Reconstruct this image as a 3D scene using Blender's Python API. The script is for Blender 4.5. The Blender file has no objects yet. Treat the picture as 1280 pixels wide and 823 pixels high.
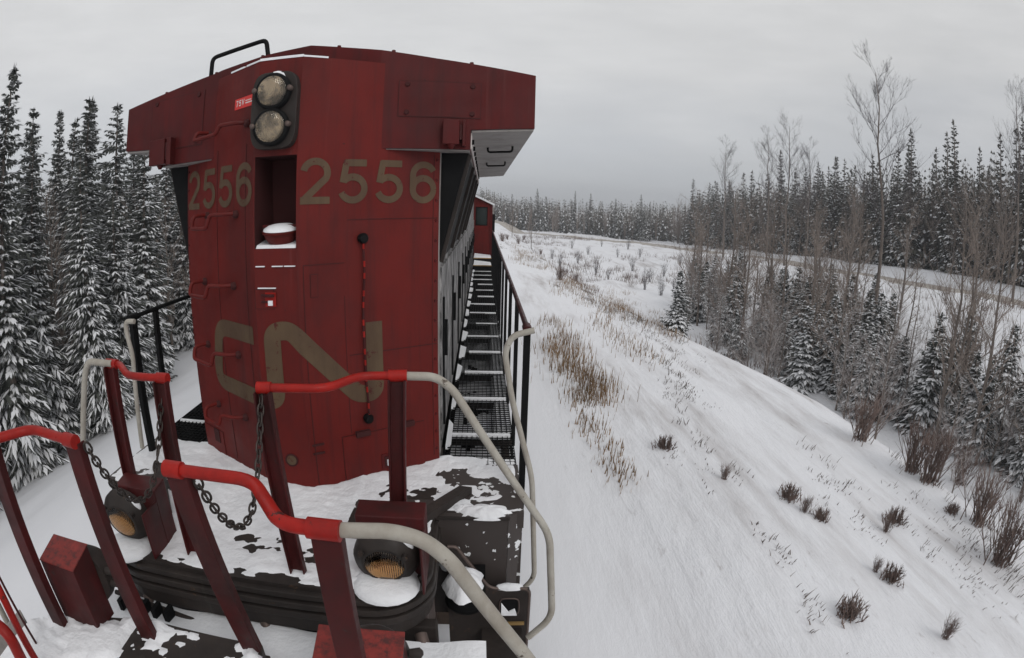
import bpy, math, random
import numpy as np
from mathutils import Vector, Matrix, noise
R = math.radians
random.seed(7)
S = bpy.context.scene
COL = S.collection

# ------------------------------------------------------------------ camera
W, H = 1280, 823
FPX, CX, CZ = 702.447, 1.22886, 3.54434          # fisheye focal length (pixels at 1280 wide), camera position
YAW, PIT, ROL = 0.05621, -0.21805, 0.02785
cyw, syw, cp, sp = math.cos(YAW), math.sin(YAW), math.cos(PIT), math.sin(PIT)
FWD = Vector((syw*cp, cyw*cp, sp)); r0 = Vector((cyw, -syw, 0)); u0 = r0.cross(FWD)
RT = r0*math.cos(ROL) + u0*math.sin(ROL); UP = u0*math.cos(ROL) - r0*math.sin(ROL)
CAM = Vector((CX, 0, CZ))
cd = bpy.data.cameras.new('camera'); cam = bpy.data.objects.new('camera', cd); COL.objects.link(cam)
cd.type = 'PANO'
_pc = cd if hasattr(cd, 'panorama_type') else cd.cycles
_pc.panorama_type = 'FISHEYE_EQUISOLID'; _pc.fisheye_lens = 36*FPX/W; _pc.fisheye_fov = math.pi
cd.sensor_width = 36; cd.sensor_fit = 'HORIZONTAL'; cd.clip_start = .05; cd.clip_end = 3000
m = Matrix((RT, UP, -FWD)).transposed().to_4x4(); m.translation = CAM
cam.matrix_world = m
S.camera = cam

# ------------------------------------------------------------------ sky, sun, exposure
SUN_EL, SUN_AZ = R(38), R(150)      # azimuth clockwise from +Y (down the track)
wd = bpy.data.worlds.new('World'); S.world = wd; wd.use_nodes = True
nt = wd.node_tree; N = nt.nodes; L = nt.links; N.clear()
def nn(t, **k):
    n = N.new(t)
    for a, b in k.items(): setattr(n, a, b)
    return n
out = nn('ShaderNodeOutputWorld'); add = nn('ShaderNodeAddShader')
sky = nn('ShaderNodeTexSky', sky_type='NISHITA', sun_disc=False); sky.sun_elevation = SUN_EL; sky.sun_rotation = SUN_AZ
b1 = nn('ShaderNodeBackground'); b1.inputs[1].default_value = .05
hs = nn('ShaderNodeHueSaturation'); hs.inputs['Saturation'].default_value = .12; L.new(sky.outputs[0], hs.inputs['Color']); L.new(hs.outputs[0], b1.inputs[0])
tc = nn('ShaderNodeTexCoord'); sep = nn('ShaderNodeSeparateXYZ'); L.new(tc.outputs['Generated'], sep.inputs[0])
mp = nn('ShaderNodeMapping'); mp.inputs['Scale'].default_value = (1.3, 1.6, 4); L.new(tc.outputs['Generated'], mp.inputs[0])
nz = nn('ShaderNodeTexNoise'); nz.inputs['Scale'].default_value = 1.6; nz.inputs['Detail'].default_value = 5; L.new(mp.outputs[0], nz.inputs['Vector'])
ma = nn('ShaderNodeMath', operation='MULTIPLY_ADD'); L.new(nz.outputs[0], ma.inputs[0]); ma.inputs[1].default_value = .34; ma.inputs[2].default_value = -.15
ad = nn('ShaderNodeMath', operation='ADD'); L.new(sep.outputs[2], ad.inputs[0]); L.new(ma.outputs[0], ad.inputs[1])
cr = nn('ShaderNodeValToRGB'); L.new(ad.outputs[0], cr.inputs[0])
e = cr.color_ramp.elements
e[0].position = 0.0; e[0].color = (.37, .39, .425, 1); e[1].position = .60; e[1].color = (.74, .74, .735, 1)
for p_, c_ in ((.07, (.335, .355, .39)), (.15, (.39, .40, .42)), (.29, (.56, .56, .56))):
    k = e.new(p_); k.color = (*c_, 1)
mp2 = nn('ShaderNodeMapping'); mp2.inputs['Scale'].default_value = (1.6, 2.2, 9); mp2.inputs['Rotation'].default_value = (.08, .12, .5); L.new(tc.outputs['Generated'], mp2.inputs[0])
nz2 = nn('ShaderNodeTexNoise'); nz2.inputs['Scale'].default_value = 3.2; nz2.inputs['Detail'].default_value = 7; nz2.inputs['Roughness'].default_value = .58; L.new(mp2.outputs[0], nz2.inputs['Vector'])
mr0 = nn('ShaderNodeMapRange'); mr0.inputs[1].default_value = .32; mr0.inputs[2].default_value = .68; mr0.inputs[3].default_value = .95; mr0.inputs[4].default_value = 1.05; L.new(nz2.outputs[0], mr0.inputs[0])
mx0 = nn('ShaderNodeMix', data_type='RGBA', blend_type='MULTIPLY'); mx0.inputs[0].default_value = 1; L.new(cr.outputs[0], mx0.inputs[6]); L.new(mr0.outputs[0], mx0.inputs[7])
b2 = nn('ShaderNodeBackground'); b2.inputs[1].default_value = .80; L.new(mx0.outputs[2], b2.inputs[0])
L.new(b1.outputs[0], add.inputs[0]); L.new(b2.outputs[0], add.inputs[1]); L.new(add.outputs[0], out.inputs[0])
sl = bpy.data.lights.new('sun', 'SUN'); sl.energy = .8; sl.angle = R(25); sl.color = (1, .96, .9)
so = bpy.data.objects.new('sun', sl); COL.objects.link(so)
sd = Vector((math.sin(SUN_AZ)*math.cos(SUN_EL), math.cos(SUN_AZ)*math.cos(SUN_EL), math.sin(SUN_EL)))
so.rotation_euler = sd.to_track_quat('Z', 'Y').to_euler(); so.location = (0, -20, 30)
S.view_settings.view_transform = 'Standard'; S.view_settings.look = 'None'; S.view_settings.gamma = 1
S.view_settings.use_curve_mapping = False
S.view_settings.exposure = 0.0

# ------------------------------------------------------------------ materials
def mat(name, col, rough=.6, metal=0, var=0, vscale=4, stretch=(1, 1, 1), col2=None, lo=.45, hi=.6, bump=0, bscale=30, spec=.35):
    mm = bpy.data.materials.new(name); mm.use_nodes = True; t = mm.node_tree; b = t.nodes['Principled BSDF']
    b.inputs['Roughness'].default_value = rough; b.inputs['Metallic'].default_value = metal
    b.inputs['Specular IOR Level'].default_value = spec
    b.inputs['Base Color'].default_value = (*col, 1)
    tcn = t.nodes.new('ShaderNodeTexCoord'); mpn = t.nodes.new('ShaderNodeMapping'); mpn.inputs['Scale'].default_value = stretch
    t.links.new(tcn.outputs['Object'], mpn.inputs[0])
    last = None
    if var:
        n = t.nodes.new('ShaderNodeTexNoise'); n.inputs['Scale'].default_value = vscale; n.inputs['Detail'].default_value = 6; n.inputs['Roughness'].default_value = .65
        t.links.new(mpn.outputs[0], n.inputs['Vector'])
        mr = t.nodes.new('ShaderNodeMapRange'); mr.inputs[1].default_value = .3; mr.inputs[2].default_value = .7
        mr.inputs[3].default_value = 1-var; mr.inputs[4].default_value = 1+var; t.links.new(n.outputs[0], mr.inputs[0])
        mx = t.nodes.new('ShaderNodeMix'); mx.data_type = 'RGBA'; mx.blend_type = 'MULTIPLY'; mx.inputs[0].default_value = 1
        mx.inputs[6].default_value = (*col, 1); t.links.new(mr.outputs[0], mx.inputs[7]); last = mx.outputs[2]
    if col2:
        n2 = t.nodes.new('ShaderNodeTexNoise'); n2.inputs['Scale'].default_value = vscale*2.3; n2.inputs['Detail'].default_value = 8; n2.inputs['Roughness'].default_value = .7
        t.links.new(mpn.outputs[0], n2.inputs['Vector'])
        mr2 = t.nodes.new('ShaderNodeMapRange'); mr2.inputs[1].default_value = lo; mr2.inputs[2].default_value = hi; t.links.new(n2.outputs[0], mr2.inputs[0])
        mx2 = t.nodes.new('ShaderNodeMix'); mx2.data_type = 'RGBA'; t.links.new(mr2.outputs[0], mx2.inputs[0])
        if last: t.links.new(last, mx2.inputs[6])
        else: mx2.inputs[6].default_value = (*col, 1)
        mx2.inputs[7].default_value = (*col2, 1); last = mx2.outputs[2]
    if last: t.links.new(last, b.inputs['Base Color'])
    if bump:
        n3 = t.nodes.new('ShaderNodeTexNoise'); n3.inputs['Scale'].default_value = bscale; n3.inputs['Detail'].default_value = 5
        t.links.new(mpn.outputs[0], n3.inputs['Vector'])
        bp = t.nodes.new('ShaderNodeBump'); bp.inputs['Strength'].default_value = bump; bp.inputs['Distance'].default_value = .05
        t.links.new(n3.outputs[0], bp.inputs['Height']); t.links.new(bp.outputs[0], b.inputs['Normal'])
    return mm
def paint(name, col, dirt, chip, scuff, rough=.5, big=2.2, streak=(9, 9, .5), chips=.67, bare=(.05, .035, .03)):
    mm = bpy.data.materials.new(name); mm.use_nodes = True; t = mm.node_tree; b = t.nodes['Principled BSDF']; lk = t.links.new
    tcn = t.nodes.new('ShaderNodeTexCoord')
    def noi(sc, st, det, ro):
        mpn = t.nodes.new('ShaderNodeMapping'); mpn.inputs['Scale'].default_value = st; lk(tcn.outputs['Object'], mpn.inputs[0])
        n = t.nodes.new('ShaderNodeTexNoise'); n.inputs['Scale'].default_value = sc; n.inputs['Detail'].default_value = det; n.inputs['Roughness'].default_value = ro; lk(mpn.outputs[0], n.inputs['Vector']); return n.outputs[0]
    def rng(x, a, c, lo, hi):
        r = t.nodes.new('ShaderNodeMapRange'); r.inputs[1].default_value = a; r.inputs[2].default_value = c; r.inputs[3].default_value = lo; r.inputs[4].default_value = hi; lk(x, r.inputs[0]); return r.outputs[0]
    def mix(f, a, c):
        x = t.nodes.new('ShaderNodeMix'); x.data_type = 'RGBA'; lk(f, x.inputs[0])
        if isinstance(a, tuple): x.inputs[6].default_value = (*a, 1)
        else: lk(a, x.inputs[6])
        x.inputs[7].default_value = (*c, 1); return x.outputs[2]
    c = mix(rng(noi(big, (1, 1, .6), 6, .65), .38, .68, 0, .75), col, dirt)
    c = mix(rng(noi(1.6, streak, 7, .6), .50, .74, 0, .75), c, dirt)
    c = mix(rng(noi(1.1, (14, 14, .35), 5, .6), .64, .74, 0, .35), c, scuff)
    c = mix(rng(noi(11, (1, 1, 1), 10, .75), chips, chips+.03, 0, .9), c, chip)
    lk(c, b.inputs['Base Color']); lk(rng(noi(big*2, (1, 1, 1), 5, .6), .3, .7, rough-.1, rough+.2), b.inputs['Roughness']); b.inputs['Specular IOR Level'].default_value = .18
    bp = t.nodes.new('ShaderNodeBump'); bp.inputs['Strength'].default_value = .12; bp.inputs['Distance'].default_value = .02; lk(noi(3.5, (1, 1, 1), 3, .5), bp.inputs['Height']); lk(bp.outputs[0], b.inputs['Normal'])
    return mm
M = {
 'red': paint('hood_red', (.128, .0115, .0092), (.062, .0115, .011), (.022, .012, .011), (.17, .05, .045)),
 'red_dark': paint('wing_red', (.088, .0085, .0085), (.040, .010, .010), (.02, .011, .010), (.12, .04, .036)),
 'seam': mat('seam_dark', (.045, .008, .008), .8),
 'post': paint('post_maroon', (.068, .0105, .011), (.022, .0105, .010), (.03, .024, .022), (.12, .05, .045), .42, 5, (6, 6, 1.5), .62),
 'tube_red': paint('tube_red', (.33, .014, .010), (.17, .012, .010), (.03, .02, .018), (.4, .06, .05), .36, 8, (5, 5, 5), .63),
 'tube_white': paint('tube_white', (.40, .38, .34), (.24, .21, .175), (.06, .04, .03), (.5, .48, .45), .45, 7, (5, 5, 5), .62),
 'brown': paint('deck_brown', (.040, .032, .029), (.022, .019, .018), (.075, .045, .03), (.07, .062, .058), .5, 5, (4, 4, 4), .62),
 'black': mat('black_steel', (.008, .008, .0085), .6, var=.3, vscale=8, spec=.08),
 'grime': mat('side_grime', (.05, .048, .048), .6, var=.3, vscale=5, stretch=(1, 1, .3), col2=(.44, .43, .43), lo=.44, hi=.64),
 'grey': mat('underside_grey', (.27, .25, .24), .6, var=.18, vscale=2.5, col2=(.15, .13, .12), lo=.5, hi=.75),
 'gold': paint('number_gold', (.108, .072, .043), (.075, .045, .030), (.07, .012, .011), (.15, .11, .08), .55, 5, (9, 9, .5), .60),
 'chain': mat('chain_steel', (.05, .04, .036), .45, .5, var=.3, vscale=20),
 'rust': mat('rust', (.13, .06, .035), .8, var=.3, vscale=20),
 'rubber': mat('rubber', (.016, .015, .015), .6),
 'yellow': mat('step_yellow', (.28, .18, .07), .6, var=.2, vscale=10),
 'sign': mat('sign_red', (.6, .04, .035), .5), 'signw': mat('sign_white', (.65, .6, .58), .6),
 'glass': mat('window_glass', (.012, .018, .017), .08),
 'snow': mat('snow_clean', (.80, .81, .84), .65, var=.04, vscale=6, bump=.25, bscale=25, spec=.2),
 'bark': mat('bark', (.15, .125, .11), .9, var=.3, vscale=6, stretch=(1, 1, .2)),
 'needle': mat('needles', (.092, .098, .088), .8, var=.45, vscale=1.2, spec=.2),
 'needle_far': mat('needles_far', (.072, .070, .056), .8, var=.4, vscale=.5, spec=.2),
 'twig': mat('twigs', (.235, .195, .172), .9, var=.3, vscale=3),
 'twig_dark': mat('twigs_dark', (.10, .09, .095), .9, var=.3, vscale=3),
 'brush': mat('brush', (.165, .120, .105), .9, var=.4, vscale=3),
 'frost': mat('frosted_twigs', (.40, .375, .37), .9, var=.35, vscale=2, col2=(.19, .15, .135), lo=.45, hi=.6),
 'grass': mat('dry_grass', (.23, .145, .075), .9, var=.45, vscale=1.5),
 'grass_grey': mat('dead_stalks', (.16, .135, .12), .9, var=.4, vscale=1.5),
 'road': mat('road_gravel', (.36, .33, .30), .9, var=.15, vscale=.6, col2=(.66, .66, .67), lo=.55, hi=.7),
 'steel': mat('rail_steel', (.12, .09, .08), .5, .6),
 'wood': mat('sleeper', (.07, .05, .04), .9, var=.3),
}
def lens_mat(name, c1, c2, nsc=12, ndt=2):
    mm = bpy.data.materials.new(name); mm.use_nodes = True; t = mm.node_tree; b = t.nodes['Principled BSDF']
    tcn = t.nodes.new('ShaderNodeTexCoord'); n = t.nodes.new('ShaderNodeTexNoise'); n.inputs['Scale'].default_value = nsc; n.inputs['Detail'].default_value = ndt; n.inputs['Distortion'].default_value = .9
    t.links.new(tcn.outputs['Object'], n.inputs['Vector'])
    r = t.nodes.new('ShaderNodeValToRGB'); r.color_ramp.elements[0].position = .42; r.color_ramp.elements[1].position = .74
    r.color_ramp.elements[0].color = (*c1, 1); r.color_ramp.elements[1].color = (*c2, 1)
    t.links.new(n.outputs[0], r.inputs[0]); t.links.new(r.outputs[0], b.inputs['Base Color'])
    b.inputs['Roughness'].default_value = .06; b.inputs['Coat Weight'].default_value = .6
    b.inputs['Metallic'].default_value = .1
    return mm
M['worn'] = mat('worn_red', (.19, .02, .016), .5, var=.3, vscale=12, col2=(.06, .014, .013), lo=.45, hi=.65)
def glass_mat(name, tint):
    mm = bpy.data.materials.new(name); mm.use_nodes = True; t = mm.node_tree; t.nodes.remove(t.nodes['Principled BSDF'])
    tr = t.nodes.new('ShaderNodeBsdfTransparent'); tr.inputs[0].default_value = (*tint, 1); gl = t.nodes.new('ShaderNodeBsdfGlossy'); gl.inputs['Roughness'].default_value = .05
    fr = t.nodes.new('ShaderNodeFresnel'); fr.inputs[0].default_value = 1.5; mx = t.nodes.new('ShaderNodeMixShader'); lk = t.links.new
    v = t.nodes.new('ShaderNodeTexWave'); v.inputs['Scale'].default_value = 28; tcn = t.nodes.new('ShaderNodeTexCoord'); lk(tcn.outputs['Object'], v.inputs['Vector'])
    bp = t.nodes.new('ShaderNodeBump'); bp.inputs['Strength'].default_value = .25; bp.inputs['Distance'].default_value = .01; lk(v.outputs[1], bp.inputs['Height']); lk(bp.outputs[0], gl.inputs['Normal'])
    lk(fr.outputs[0], mx.inputs[0]); lk(tr.outputs[0], mx.inputs[1]); lk(gl.outputs[0], mx.inputs[2]); lk(mx.outputs[0], t.nodes['Material Output'].inputs['Surface']); return mm
M['clear'] = glass_mat('clear_glass', (.86, .83, .78)); M['amber_glass'] = glass_mat('amber_glass', (.86, .62, .36))
M['bowl'] = mat('reflector_silver', (.66, .58, .49), .16, .8, var=.3, vscale=5, col2=(.09, .075, .06), lo=.46, hi=.60)  # dark blotches painted in to break up the bowl's even sky reflection
M['lens'] = lens_mat('headlight_lens', (.05, .045, .04), (.62, .54, .47))
M['amber'] = lens_mat('ditch_lens', (.10, .05, .022), (.52, .31, .15), 6.5, 0)
# snow-speckled plate: splats of stuck snow on dark brown steel
def splat_mat():
    mm = bpy.data.materials.new('snow_splat_plate'); mm.use_nodes = True; t = mm.node_tree; b = t.nodes['Principled BSDF']
    tcn = t.nodes.new('ShaderNodeTexCoord'); v = t.nodes.new('ShaderNodeTexVoronoi'); v.inputs['Scale'].default_value = 15
    dn = t.nodes.new('ShaderNodeTexNoise'); dn.inputs['Scale'].default_value = 38; dn.inputs['Detail'].default_value = 3; t.links.new(tcn.outputs['Object'], dn.inputs['Vector'])
    va = t.nodes.new('ShaderNodeVectorMath'); va.operation = 'MULTIPLY_ADD'; t.links.new(dn.outputs['Color'], va.inputs[0]); va.inputs[1].default_value = (.055, .055, .055); t.links.new(tcn.outputs['Object'], va.inputs[2]); t.links.new(va.outputs[0], v.inputs['Vector'])
    n = t.nodes.new('ShaderNodeTexNoise'); n.inputs['Scale'].default_value = 5; t.links.new(tcn.outputs['Object'], n.inputs['Vector'])
    m1 = t.nodes.new('ShaderNodeMapRange'); m1.inputs[1].default_value = .42; m1.inputs[2].default_value = .62; m1.inputs[3].default_value = .02; m1.inputs[4].default_value = .46
    t.links.new(n.outputs[0], m1.inputs[0])
    lt = t.nodes.new('ShaderNodeMath'); lt.operation = 'LESS_THAN'; t.links.new(v.outputs['Distance'], lt.inputs[0]); t.links.new(m1.outputs[0], lt.inputs[1])
    mx = t.nodes.new('ShaderNodeMix'); mx.data_type = 'RGBA'; mx.inputs[6].default_value = (.045, .035, .032, 1); mx.inputs[7].default_value = (.75, .76, .78, 1)
    t.links.new(lt.outputs[0], mx.inputs[0]); t.links.new(mx.outputs[2], b.inputs['Base Color']); b.inputs['Roughness'].default_value = .6
    return mm
M['splat'] = splat_mat()
def ground_mat():
    mm = bpy.data.materials.new('snow_ground'); mm.use_nodes = True; t = mm.node_tree; b = t.nodes['Principled BSDF']; lk = t.links.new
    tcn = t.nodes.new('ShaderNodeTexCoord')
    def noi(sc, stretch, det=6, rough=.6):
        mpn = t.nodes.new('ShaderNodeMapping'); mpn.inputs['Scale'].default_value = stretch; lk(tcn.outputs['Object'], mpn.inputs[0])
        n = t.nodes.new('ShaderNodeTexNoise'); n.inputs['Scale'].default_value = sc; n.inputs['Detail'].default_value = det; n.inputs['Roughness'].default_value = rough
        lk(mpn.outputs[0], n.inputs['Vector']); return n.outputs[0]
    def rng(x, a, c, lo=0, hi=1):
        r = t.nodes.new('ShaderNodeMapRange'); r.inputs[1].default_value = a; r.inputs[2].default_value = c; r.inputs[3].default_value = lo; r.inputs[4].default_value = hi
        lk(x, r.inputs[0]); return r.outputs[0]
    def mix(f, a, c):
        x = t.nodes.new('ShaderNodeMix'); x.data_type = 'RGBA'; lk(f, x.inputs[0])
        if isinstance(a, tuple): x.inputs[6].default_value = (*a, 1)
        else: lk(a, x.inputs[6])
        x.inputs[7].default_value = (*c, 1); return x.outputs[2]
    def mul(a, c):
        x = t.nodes.new('ShaderNodeMath'); x.operation = 'MULTIPLY'; lk(a, x.inputs[0]); lk(c, x.inputs[1]); return x.outputs[0]
    geo = t.nodes.new('ShaderNodeNewGeometry'); sx = t.nodes.new('ShaderNodeSeparateXYZ'); lk(geo.outputs['Position'], sx.inputs[0])
    # stubble and grit showing through thin wind-drifted snow, drifted along the line of the track
    streak = rng(noi(1.1, (1.5, .16, 1), 8, .66), .44, .70, 0, .8)
    patch = rng(noi(.42, (1, .32, 1), 5), .44, .66)
    away = rng(sx.outputs[0], 2.0, 3.4)
    c = mix(mul(mul(streak, patch), away), (.79, .80, .84), (.27, .235, .22))
    fine = rng(noi(5, (1.2, .35, 1), 8, .72), .60, .74, 0, .7)
    c = mix(mul(mul(fine, rng(noi(.22, (1, .6, 1), 3), .45, .6)), away), c, (.17, .13, .11))
    lk(c, b.inputs['Base Color']); b.inputs['Roughness'].default_value = .7; b.inputs['Specular IOR Level'].default_value = .2
    bp = t.nodes.new('ShaderNodeBump'); lk(rng(sx.outputs[0], 2.0, 4.0, .10, .55), bp.inputs['Strength']); bp.inputs['Distance'].default_value = .25
    lk(noi(1.3, (1.4, .42, 1), 9, .66), bp.inputs['Height']); lk(bp.outputs[0], b.inputs['Normal'])
    return mm
M['ground'] = ground_mat()

# ------------------------------------------------------------------ helpers
class MB:
    def __init__(s): s.v = []; s.f = []; s.m = []; s.sm = []
    def add(s, vs, fs, mi=0, smooth=False):
        o = len(s.v); s.v += [tuple(v) for v in vs]
        for f in fs: s.f.append(tuple(i+o for i in f)); s.m.append(mi); s.sm.append(smooth)
    def hexa(s, c8, mi=0):
        s.add(c8, [(0, 3, 2, 1), (4, 5, 6, 7), (0, 1, 5, 4), (1, 2, 6, 5), (2, 3, 7, 6), (3, 0, 4, 7)], mi)
    def box(s, x0, x1, y0, y1, z0, z1, mi=0):
        s.hexa([(x0, y0, z0), (x1, y0, z0), (x1, y1, z0), (x0, y1, z0), (x0, y0, z1), (x1, y0, z1), (x1, y1, z1), (x0, y1, z1)], mi)
    def prism(s, a, b, mi=0):      # two matching rings of points
        n = len(a); s.add(list(a)+list(b), [tuple(range(n))[::-1], tuple(range(n, 2*n))]+[(i, (i+1) % n, n+(i+1) % n, n+i) for i in range(n)], mi)
    def tube(s, pts, r, n=10, mi=0, cap=True, closed=False):
        P = [Vector(p) for p in pts]; rings = []
        rr = r if isinstance(r, (list, tuple)) else [r]*len(P)
        ref = None; k = len(P)
        for i, p in enumerate(P):
            if closed: t = (P[(i+1) % k]-P[i-1]).normalized()
            else: t = ((P[min(i+1, k-1)]-p).normalized()+(p-P[max(i-1, 0)]).normalized()).normalized()
            if ref is None:
                ref = t.orthogonal().normalized()
            ref = (ref-t*ref.dot(t)).normalized(); bn = t.cross(ref)
            rings.append([p+(ref*math.cos(2*math.pi*j/n)+bn*math.sin(2*math.pi*j/n))*rr[i] for j in range(n)])
        vs = [v for g in rings for v in g]; fs = []
        for i in range(k if closed else k-1):
            a = i*n; b = ((i+1) % k)*n
            fs += [(a+j, a+(j+1) % n, b+(j+1) % n, b+j) for j in range(n)]
        s.add(vs, fs, mi, True)
        if cap and not closed:
            s.add(rings[0], [tuple(range(n))[::-1]], mi); s.add(rings[-1], [tuple(range(n))], mi)
    def lathe(s, o, axis, prof, n=24, mi=0):   # prof: (distance along axis, radius)
        o = Vector(o); ax = Vector(axis).normalized(); a = ax.orthogonal().normalized(); b = ax.cross(a); vs = []; fs = []
        for d, r in prof:
            vs += [o+ax*d+(a*math.cos(2*math.pi*j/n)+b*math.sin(2*math.pi*j/n))*max(r, 1e-4) for j in range(n)]
        for i in range(len(prof)-1):
            fs += [(i*n+j, i*n+(j+1) % n, (i+1)*n+(j+1) % n, (i+1)*n+j) for j in range(n)]
        s.add(vs, fs, mi, True)
        s.add(vs[:n], [tuple(range(n))[::-1]], mi); s.add(vs[-n:], [tuple(range(n))], mi)
    def build(s, name, mats, parent=None, bevel=0):
        me = bpy.data.meshes.new(name); me.from_pydata(s.v, [], s.f)
        for mm in (mats if isinstance(mats, (list, tuple)) else [mats]): me.materials.append(mm)
        me.polygons.foreach_set('material_index', s.m); me.polygons.foreach_set('use_smooth', s.sm); me.update()
        o = bpy.data.objects.new(name, me); COL.objects.link(o)
        if parent: o.parent = parent
        if bevel:
            bv = o.modifiers.new('bevel', 'BEVEL'); bv.width = bevel; bv.segments = 2; bv.limit_method = 'ANGLE'; bv.angle_limit = R(40)
        return o
def tag(o, label=None, cat=None, group=None, kind=None):
    for k, v in (('label', label), ('category', cat), ('group', group), ('kind', kind)):
        if v: o[k] = v
    return o
def empty(name, loc, label, cat, group=None, rz=0):
    o = bpy.data.objects.new(name, None); COL.objects.link(o); o.location = loc; o.rotation_euler = (0, 0, rz); o.empty_display_size = .2
    return tag(o, label, cat, group)
def ray(p):
    x = p[0]-W/2; y = H/2-p[1]; r = math.hypot(x, y)+1e-9; th = 2*math.asin(r/(2*FPX))
    return (RT*(x/r)+UP*(y/r))*math.sin(th)+FWD*math.cos(th)
def at(p, ax, val):               # where the sight line through a picture point meets a plane x, y or z = val
    d = ray(p); return CAM+d*((val-CAM[ax])/d[ax])
def smooth(pts, r=.06, n=5):       # round the corners of a polyline
    P = [Vector(p) for p in pts]; o = [P[0]]
    for i in range(1, len(P)-1):
        a = P[i-1]-P[i]; b = P[i+1]-P[i]; q = min(r, a.length*.45, b.length*.45)
        A = P[i]+a.normalized()*q; B = P[i]+b.normalized()*q
        for k in range(n+1):
            t = k/n; o.append(A*(1-t)**2+P[i]*2*t*(1-t)+B*t*t)
    o.append(P[-1]); return o

# ------------------------------------------------------------------ terrain
def ip(x, xs, ys): return float(np.interp(x, xs, ys))
def crest(y): return np.interp(y, [-60, 12, 18, 28, 70, 150, 400], [9.4, 9.2, 8.1, 6.3, 4.7, 4.2, 4.2])
ROADP = [(38, -60), (37.5, 20), (37, 60), (36, 90), (33, 112), (27, 125), (18, 137), (6, 150), (-30, 178)]
def forest_z(y): return np.interp(y, [-60, 0, 20, 30, 50, 75, 100, 130, 200, 600], [2.4, 2.2, 2.0, 1.6, .4, -1.0, -2.2, -3.0, -3.4, -3.4])
def ground_z(x, y):
    x = np.asarray(x, float); y = np.asarray(y, float)
    c = crest(y); valley = np.interp(y, [-60, 40, 90, 600], [-3.3, -3.3, -3.2, -3.3])
    fz = forest_z(y); rz = fz-1.0*np.clip((100-y)/60, 0, 1)-.25
    def sm(t): t = np.clip(t, 0, 1); return t*t*(3-2*t)
    zr = -.28-.12*sm((x-1.6)/1.2)-.42*sm((x-3.0)/np.maximum(c-3.0, .3))
    zr = zr+(valley-zr)*sm((x-c)/5.2)
    zr = np.where(x > 22, valley+(rz-valley)*sm((x-22)/12.0), zr)
    zr = np.where(x > 39, rz+(fz-rz)*sm((x-39)/5), zr)
    zr = np.where(x > 46, zr+.02*(x-46), zr)
    xl = -x
    zl = -.28-.3*sm((xl-1.6)/2.5)
    zl = zl+(-3.1-zl)*sm((xl-3.6)/9.5)+np.where(xl > 20, .03*(xl-20), 0)
    return np.where(x >= 0, zr, zl)
def fbm(x, y, sx, sy, amp, seed=0):
    return amp*noise.fractal(Vector((x*sx+seed, y*sy, seed*.37)), 1.0, 2.0, 4)
def gz(x, y): return float(ground_z(x, y))+rough(x, y)
def rough(x, y):
    a = abs(x)
    k = min(1, max(0, (a-2)/2))
    return k*(fbm(x, y, .9, .28, .06, 3)+fbm(x, y, .45, .10, .07, 21)+fbm(x, y, .16, .1, .16, 9)*(min(1, max(0, (a-8)/6))*1.6+.25))
def axis(segs):
    o = []
    for a, b, n in segs: o += list(np.linspace(a, b, n, endpoint=False))
    return np.array(o+[segs[-1][1]])
gxs = axis([(-420, -60, 24), (-60, -16, 44), (-16, -2, 44), (-2, 14, 100), (14, 50, 72), (50, 90, 24), (90, 460, 24)])
gys = axis([(-80, -6, 30), (-6, 30, 150), (30, 80, 90), (80, 180, 60), (180, 700, 40)])
vs = []
for y in gys:
    zz = ground_z(gxs, y)
    for x, z in zip(gxs, zz): vs.append((x, y, z+(rough(x, y) if abs(x) < 70 and y < 200 else 0)))
nx = len(gxs)
fs = [(j*nx+i, j*nx+i+1, (j+1)*nx+i+1, (j+1)*nx+i) for j in range(len(gys)-1) for i in range(nx-1)]
mb = MB(); mb.add(vs, fs, 0, True)
tag(mb.build('ground', M['ground']), kind='structure')
# road beyond the hollow
mb = MB(); rp = []
for a, b in zip(ROADP[:-1], ROADP[1:]):
    A = Vector((*a, 0)); B = Vector((*b, 0)); k = max(2, int((B-A).length/3))
    rp += [A.lerp(B, i/k) for i in range(k)]
for i in range(2, len(rp)-2): rp[i] = (rp[i-2]+rp[i-1]+rp[i]+rp[i+1]+rp[i+2])/5
vs = []; nw = 6
for i, p in enumerate(rp):
    t = (rp[min(i+1, len(rp)-1)]-rp[max(i-1, 0)]).normalized(); nrm = Vector((t.y, -t.x, 0))
    zc = max(gz(p.x+nrm.x*w_, p.y+nrm.y*w_) for w_ in (-2.4, 0, 2.4))+.1
    for k in range(nw):
        w_ = -2.6+5.2*k/(nw-1); vs.append((p.x+nrm.x*w_, p.y+nrm.y*w_, zc if 0 < k < nw-1 else zc-.5))
mb.add(vs, [(i*nw+k, i*nw+k+1, (i+1)*nw+k+1, (i+1)*nw+k) for i in range(len(rp)-1) for k in range(nw-1)], 0, True)
tag(mb.build('road', M['road']), kind='structure')
# railway track under the locomotives
mb = MB()
for sx_ in (-.752, .752):
    mb.box(sx_-.036, sx_+.036, -30, 120, -.05, 0); mb.box(sx_-.07, sx_+.07, -30, 120, -.19, -.165); mb.box(sx_-.012, sx_+.012, -30, 120, -.165, -.05)
for i in range(-46, 180): mb.box(-1.3, 1.3, i*.6-.11, i*.6+.11, -.33, -.19, 1)
tag(mb.build('railway_track', [M['steel'], M['wood']]), kind='structure')

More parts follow.
